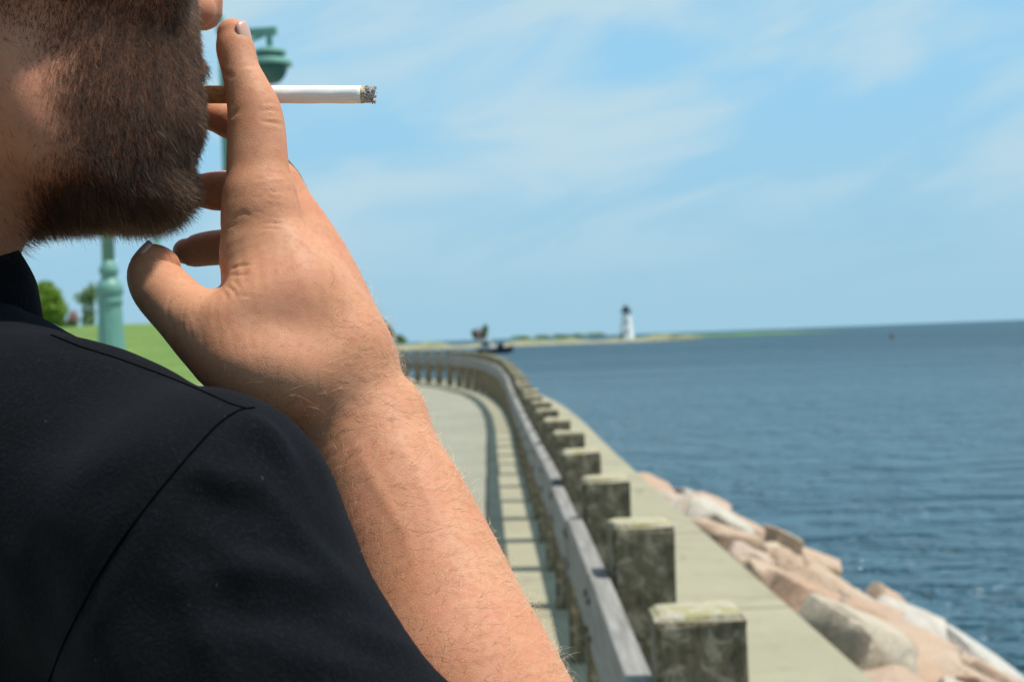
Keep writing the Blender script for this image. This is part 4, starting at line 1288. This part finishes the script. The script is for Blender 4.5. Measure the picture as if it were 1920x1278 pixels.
cheek = 1 - sstep(u_, 34 - 0.55 * (f_ + 20) * (f_ < -20), 52 - 0.55 * (f_ + 20) * (f_ < -20))
lips = 1 - ((np.abs(r_) < 24) & (u_ > -13) & (u_ < 10) & (f_ > -14)).astype(float)
nose = 1 - ((u_ > 24) & (np.abs(r_) < 22) & (f_ > -8)).astype(float)
wb = rim * low * cheek * lips * nose * (u_ < 120)
side = sstep(f_, -118, -96) * (1 - sstep(f_, -88, -70)) * sstep(u_, 10, 30) * (np.abs(r_) > 50) * (u_ < 110)
wb = np.maximum(wb, side * .7)
wb = wb * (r_ > -60)
P, t, bc_, r = sample(BV, BQ, wb, 90000, 11)
N = unit(sum(BN[t[:, k]] * bc_[k][:, None] for k in range(3)))
f_, r_, u_ = head_coords(P)
ln = (3.5 + 2.0 * sstep(-u_, -30, 40) + 1.3 * r.normal(size=len(P))) * np.clip(sstep(f_, -105, -60), .35, 1)
ln = np.clip(ln * (1 + .35 * sstep(-u_, 28, 46)), 2.5, 15)
grow = -up * 1.0 - fw * .25 + 0.0 * rt
under = sstep(-u_, 30, 50)[:, None]
grow = grow[None] * (1 - under) + (-up * .55 + fw * .5)[None] * under
clump = np.stack([vnoise(P, 9, s) for s in (21, 22, 23)], 1)
D0 = unit(N * (.75 + .5 * under) + grow * .95 + clump * .22 + r.normal(size=P.shape) * .32)
D1 = unit(D0 + grow * .55 + clump * .25 + r.normal(size=P.shape) * .25)
st = np.stack([P - N * .3, P + D0 * (ln * .36)[:, None], P + D0 * (ln * .36)[:, None] + D1 * (ln * .34)[:, None], P + D0 * (ln * .36)[:, None] + unit(D1 + D0 * .2) * (ln * .64)[:, None]], 1)
hair_object('beard', st, .07, .02, M['beard'], body)
# fine short hair on cheek and neck beyond the beard
f_, r_, u_ = head_coords(BV)
wn_ = sstep(f_, -128, -100) * (1 - sstep(f_, -84, -66)) * (u_ > -120) * (u_ < 60) * (r_ > -10)
P, t, bc_, r = sample(BV, BQ, wn_ + 1e-9, 1500, 12)
N = unit(sum(BN[t[:, k]] * bc_[k][:, None] for k in range(3)))
g = unit((-up * .9 + fw * .5)[None] + r.normal(size=P.shape) * .35)
D = unit(N * .35 + g); ln = r.uniform(2, 5.5, len(P))
hair_object('stubble', np.stack([P - N * .2, P + D * (ln * .5)[:, None], P + unit(D + g * .5) * ln[:, None]], 1), .05, .015, M['beard'], body)
# hair of the scalp
f_, r_, u_ = head_coords(BV)
ws = ((u_ > 98) | ((f_ < -112) & (u_ > 20))) & (u_ - 0.9 * (f_ + 20) > 100) & ~((np.abs(r_) > 70) & (u_ < 92) & (f_ > -125))
P, t, bc_, r = sample(BV, BQ, ws.astype(float), 26000, 13)
N = unit(sum(BN[t[:, k]] * bc_[k][:, None] for k in range(3)))
D = unit(N * .8 - fw * .5 - up * .4 + r.normal(size=P.shape) * .2); ln = r.uniform(14, 24, len(P))
hair_object('hair', np.stack([P - N * .5, P + D * (ln * .5)[:, None], P + D * (ln * .5)[:, None] + unit(D - up * .5) * (ln * .5)[:, None]], 1), .2, .05, M['scalp'], body)
# arm hair
def arm_hair(name, wfun, n, l0, l1, seed, rad, lift):
    px_ = proj(HV)
    w = wfun(px_, HV) + 1e-9
    P, t, bc_, r = sample(HV, HQ, w, n, seed)
    N = unit(sum(HN[t[:, k]] * bc_[k][:, None] for k in range(3)))
    ax = unit(np.tile(pix(620, 690, 634) - pix(862, 1300, 557), (len(P), 1)))      # towards the hand
    side = np.cross(N, ax)
    sw = vnoise(P, 22, 31)[:, None]
    tang = unit(ax * .35 + side * (-.9 + .5 * sw) + np.stack([vnoise(P, 12, s) for s in (32, 33, 34)], 1) * .45)
    ln = r.uniform(l0, l1, len(P)) * (1 + .3 * r.normal(size=len(P))).clip(.4, 1.6)
    up_ = lift * r.uniform(.5, 1.5, len(P))[:, None]
    d0 = unit(tang + N * up_ + r.normal(size=P.shape) * .18)
    curl = unit(np.cross(N, tang)) * r.normal(size=len(P))[:, None] * .55
    d1 = unit(d0 - N * up_ * .6 + curl); d2 = unit(d1 - N * up_ * .7 + curl); 
    p0 = P - N * .2; p1 = P + d0 * (ln * .3)[:, None]; p2 = p1 + d1 * (ln * .36)[:, None]; p3 = p2 + d2 * (ln * .34)[:, None]
    return hair_object(name, np.stack([p0, p1, p2, p3], 1), rad, rad * .35, M['armhair'], body)
def w_fore(px_, V_):
    s = ((px_ - np.array([620., 690.])) @ np.array([.45, .89])) / 200.0
    return sstep(s, -.25, .6) * (px_[:, 1] < 1900) * (V_[:, 1] > 440)
def w_hand(px_, V_):
    a = sstep(px_[:, 1], 470, 640) * (1 - sstep(px_[:, 1], 720, 800)) * sstep(px_[:, 0], 560, 640)
    b = .35 * np.exp(-(((px_ - np.array([520., 690.])) / np.array([90., 50.])) ** 2).sum(1))
    return a + b
arm_hair('arm_hair', w_fore, 9500, 5, 12, 41, .045, .36)
arm_hair('hand_hair', w_hand, 800, 5, 9, 42, .045, .38)

# ---------------- cigarette
cg0, cg1, cr_ = pix(372, 177.5, 637), pix(704, 177.5, 637), 3.95
cig = tag(empty('cigarette', Vector(to_world(cg0[None])[0])), 'lit white cigarette held between index and middle finger', 'cigarette')
co = np.array(cig.location)
axv = (cg1 - cg0); CL = np.linalg.norm(axv); axv /= CL
e1 = np.array([0, 0, 1.0]) - axv[2] * axv; e1 /= np.linalg.norm(e1); e2 = np.cross(axv, e1)
def ctube(name, x0, x1, rad, mat, jit=0.0, n=32, m=14, seed=1, cap=True, chew=0.0):
    r = np.random.default_rng(seed); V = []
    for i in range(m + 1):
        x = x0 + (x1 - x0) * i / m
        for k in range(n):
            a = 2 * math.pi * k / n
            rr__ = rad * (1 + jit * r.normal() + (.018 if jit == 0 else 0) * math.sin(3 * a + x * .35) * (1 if mat is M.get('paper') else 0))
            xx = x + (chew * r.normal() if i in (0, m) else 0)
            V.append(cg0 + axv * xx + (e1 * math.cos(a) + e2 * math.sin(a)) * rr__)
    V.append(cg0 + axv * x0); V.append(cg0 + axv * x1)
    F = [(i * n + k, i * n + (k + 1) % n, (i + 1) * n + (k + 1) % n, (i + 1) * n + k) for i in range(m) for k in range(n)]
    c0, c1 = len(V) - 2, len(V) - 1
    F += [(c0, (k + 1) % n, k) for k in range(n)] + [(c1, m * n + k, m * n + (k + 1) % n) for k in range(n)]
    me = mesh_from(name, to_world(np.array(V)) - co, F)
    bmx = bmesh.new(); bmx.from_mesh(me); bmesh.ops.recalc_face_normals(bmx, faces=bmx.faces); bmx.to_mesh(me); bmx.free()
    return link(name, me, mat, cig, jit < .02)
M['paper'] = plain('cigarette_paper', (.86, .85, .82), .75, 0, .03, 300, .15)
M['filter'] = plain('cork_tipping', (.52, .25, .08), .6, 0, .25, 500, .1)
M['scorch'] = plain('scorched_paper', (.50, .40, .20), .8, 0, .5, 500, .1)
def ash_mat():
    m = Mat('ash'); f = m.noise(1300, 5, .75)
    m.base(m.ramp(f, [(.30, (.012, .012, .013)), (.42, (.10, .10, .10)), (.48, (.55, .54, .52)), (.75, (.78, .77, .75))])); m.rough(.95); m.bump(f, .8, .0012); return m.m
M['ash'] = ash_mat()
ctube('filter_tip', -6, 26.5, cr_ * 1.008, M['filter'])
ctube('paper_tube', 26.5, CL - 6.4, cr_, M['paper'], m=24)
ctube('scorch_ring', CL - 6.4, CL - 5.2, cr_ * .995, M['scorch'], .012, m=4, chew=.25)
ctube('ash_tip', CL - 5.2, CL - .4, cr_ * .9, M['ash'], .055, n=36, m=12, chew=.5)
ra = np.random.default_rng(8)
bm = bmesh.new()
for k in range(60):
    a = ra.uniform(0, 2 * math.pi); x = CL - 5.0 + ra.uniform(0, 5.2); rad = cr_ * ra.uniform(.78, 1.0)
    c = cg0 + axv * x + (e1 * math.cos(a) + e2 * math.sin(a)) * rad
    c = to_world(c[None])[0] - co; s_ = ra.uniform(.25, .65) / 1000
    ret = bmesh.ops.create_icosphere(bm, subdivisions=1, radius=s_, matrix=Matrix.Translation(c) @ Matrix.Diagonal((ra.uniform(.5, 1.8), ra.uniform(.5, 1.3), ra.uniform(.5, 1.3), 1)))
bm_obj('ash_flakes', bm, M['ash'], cig)
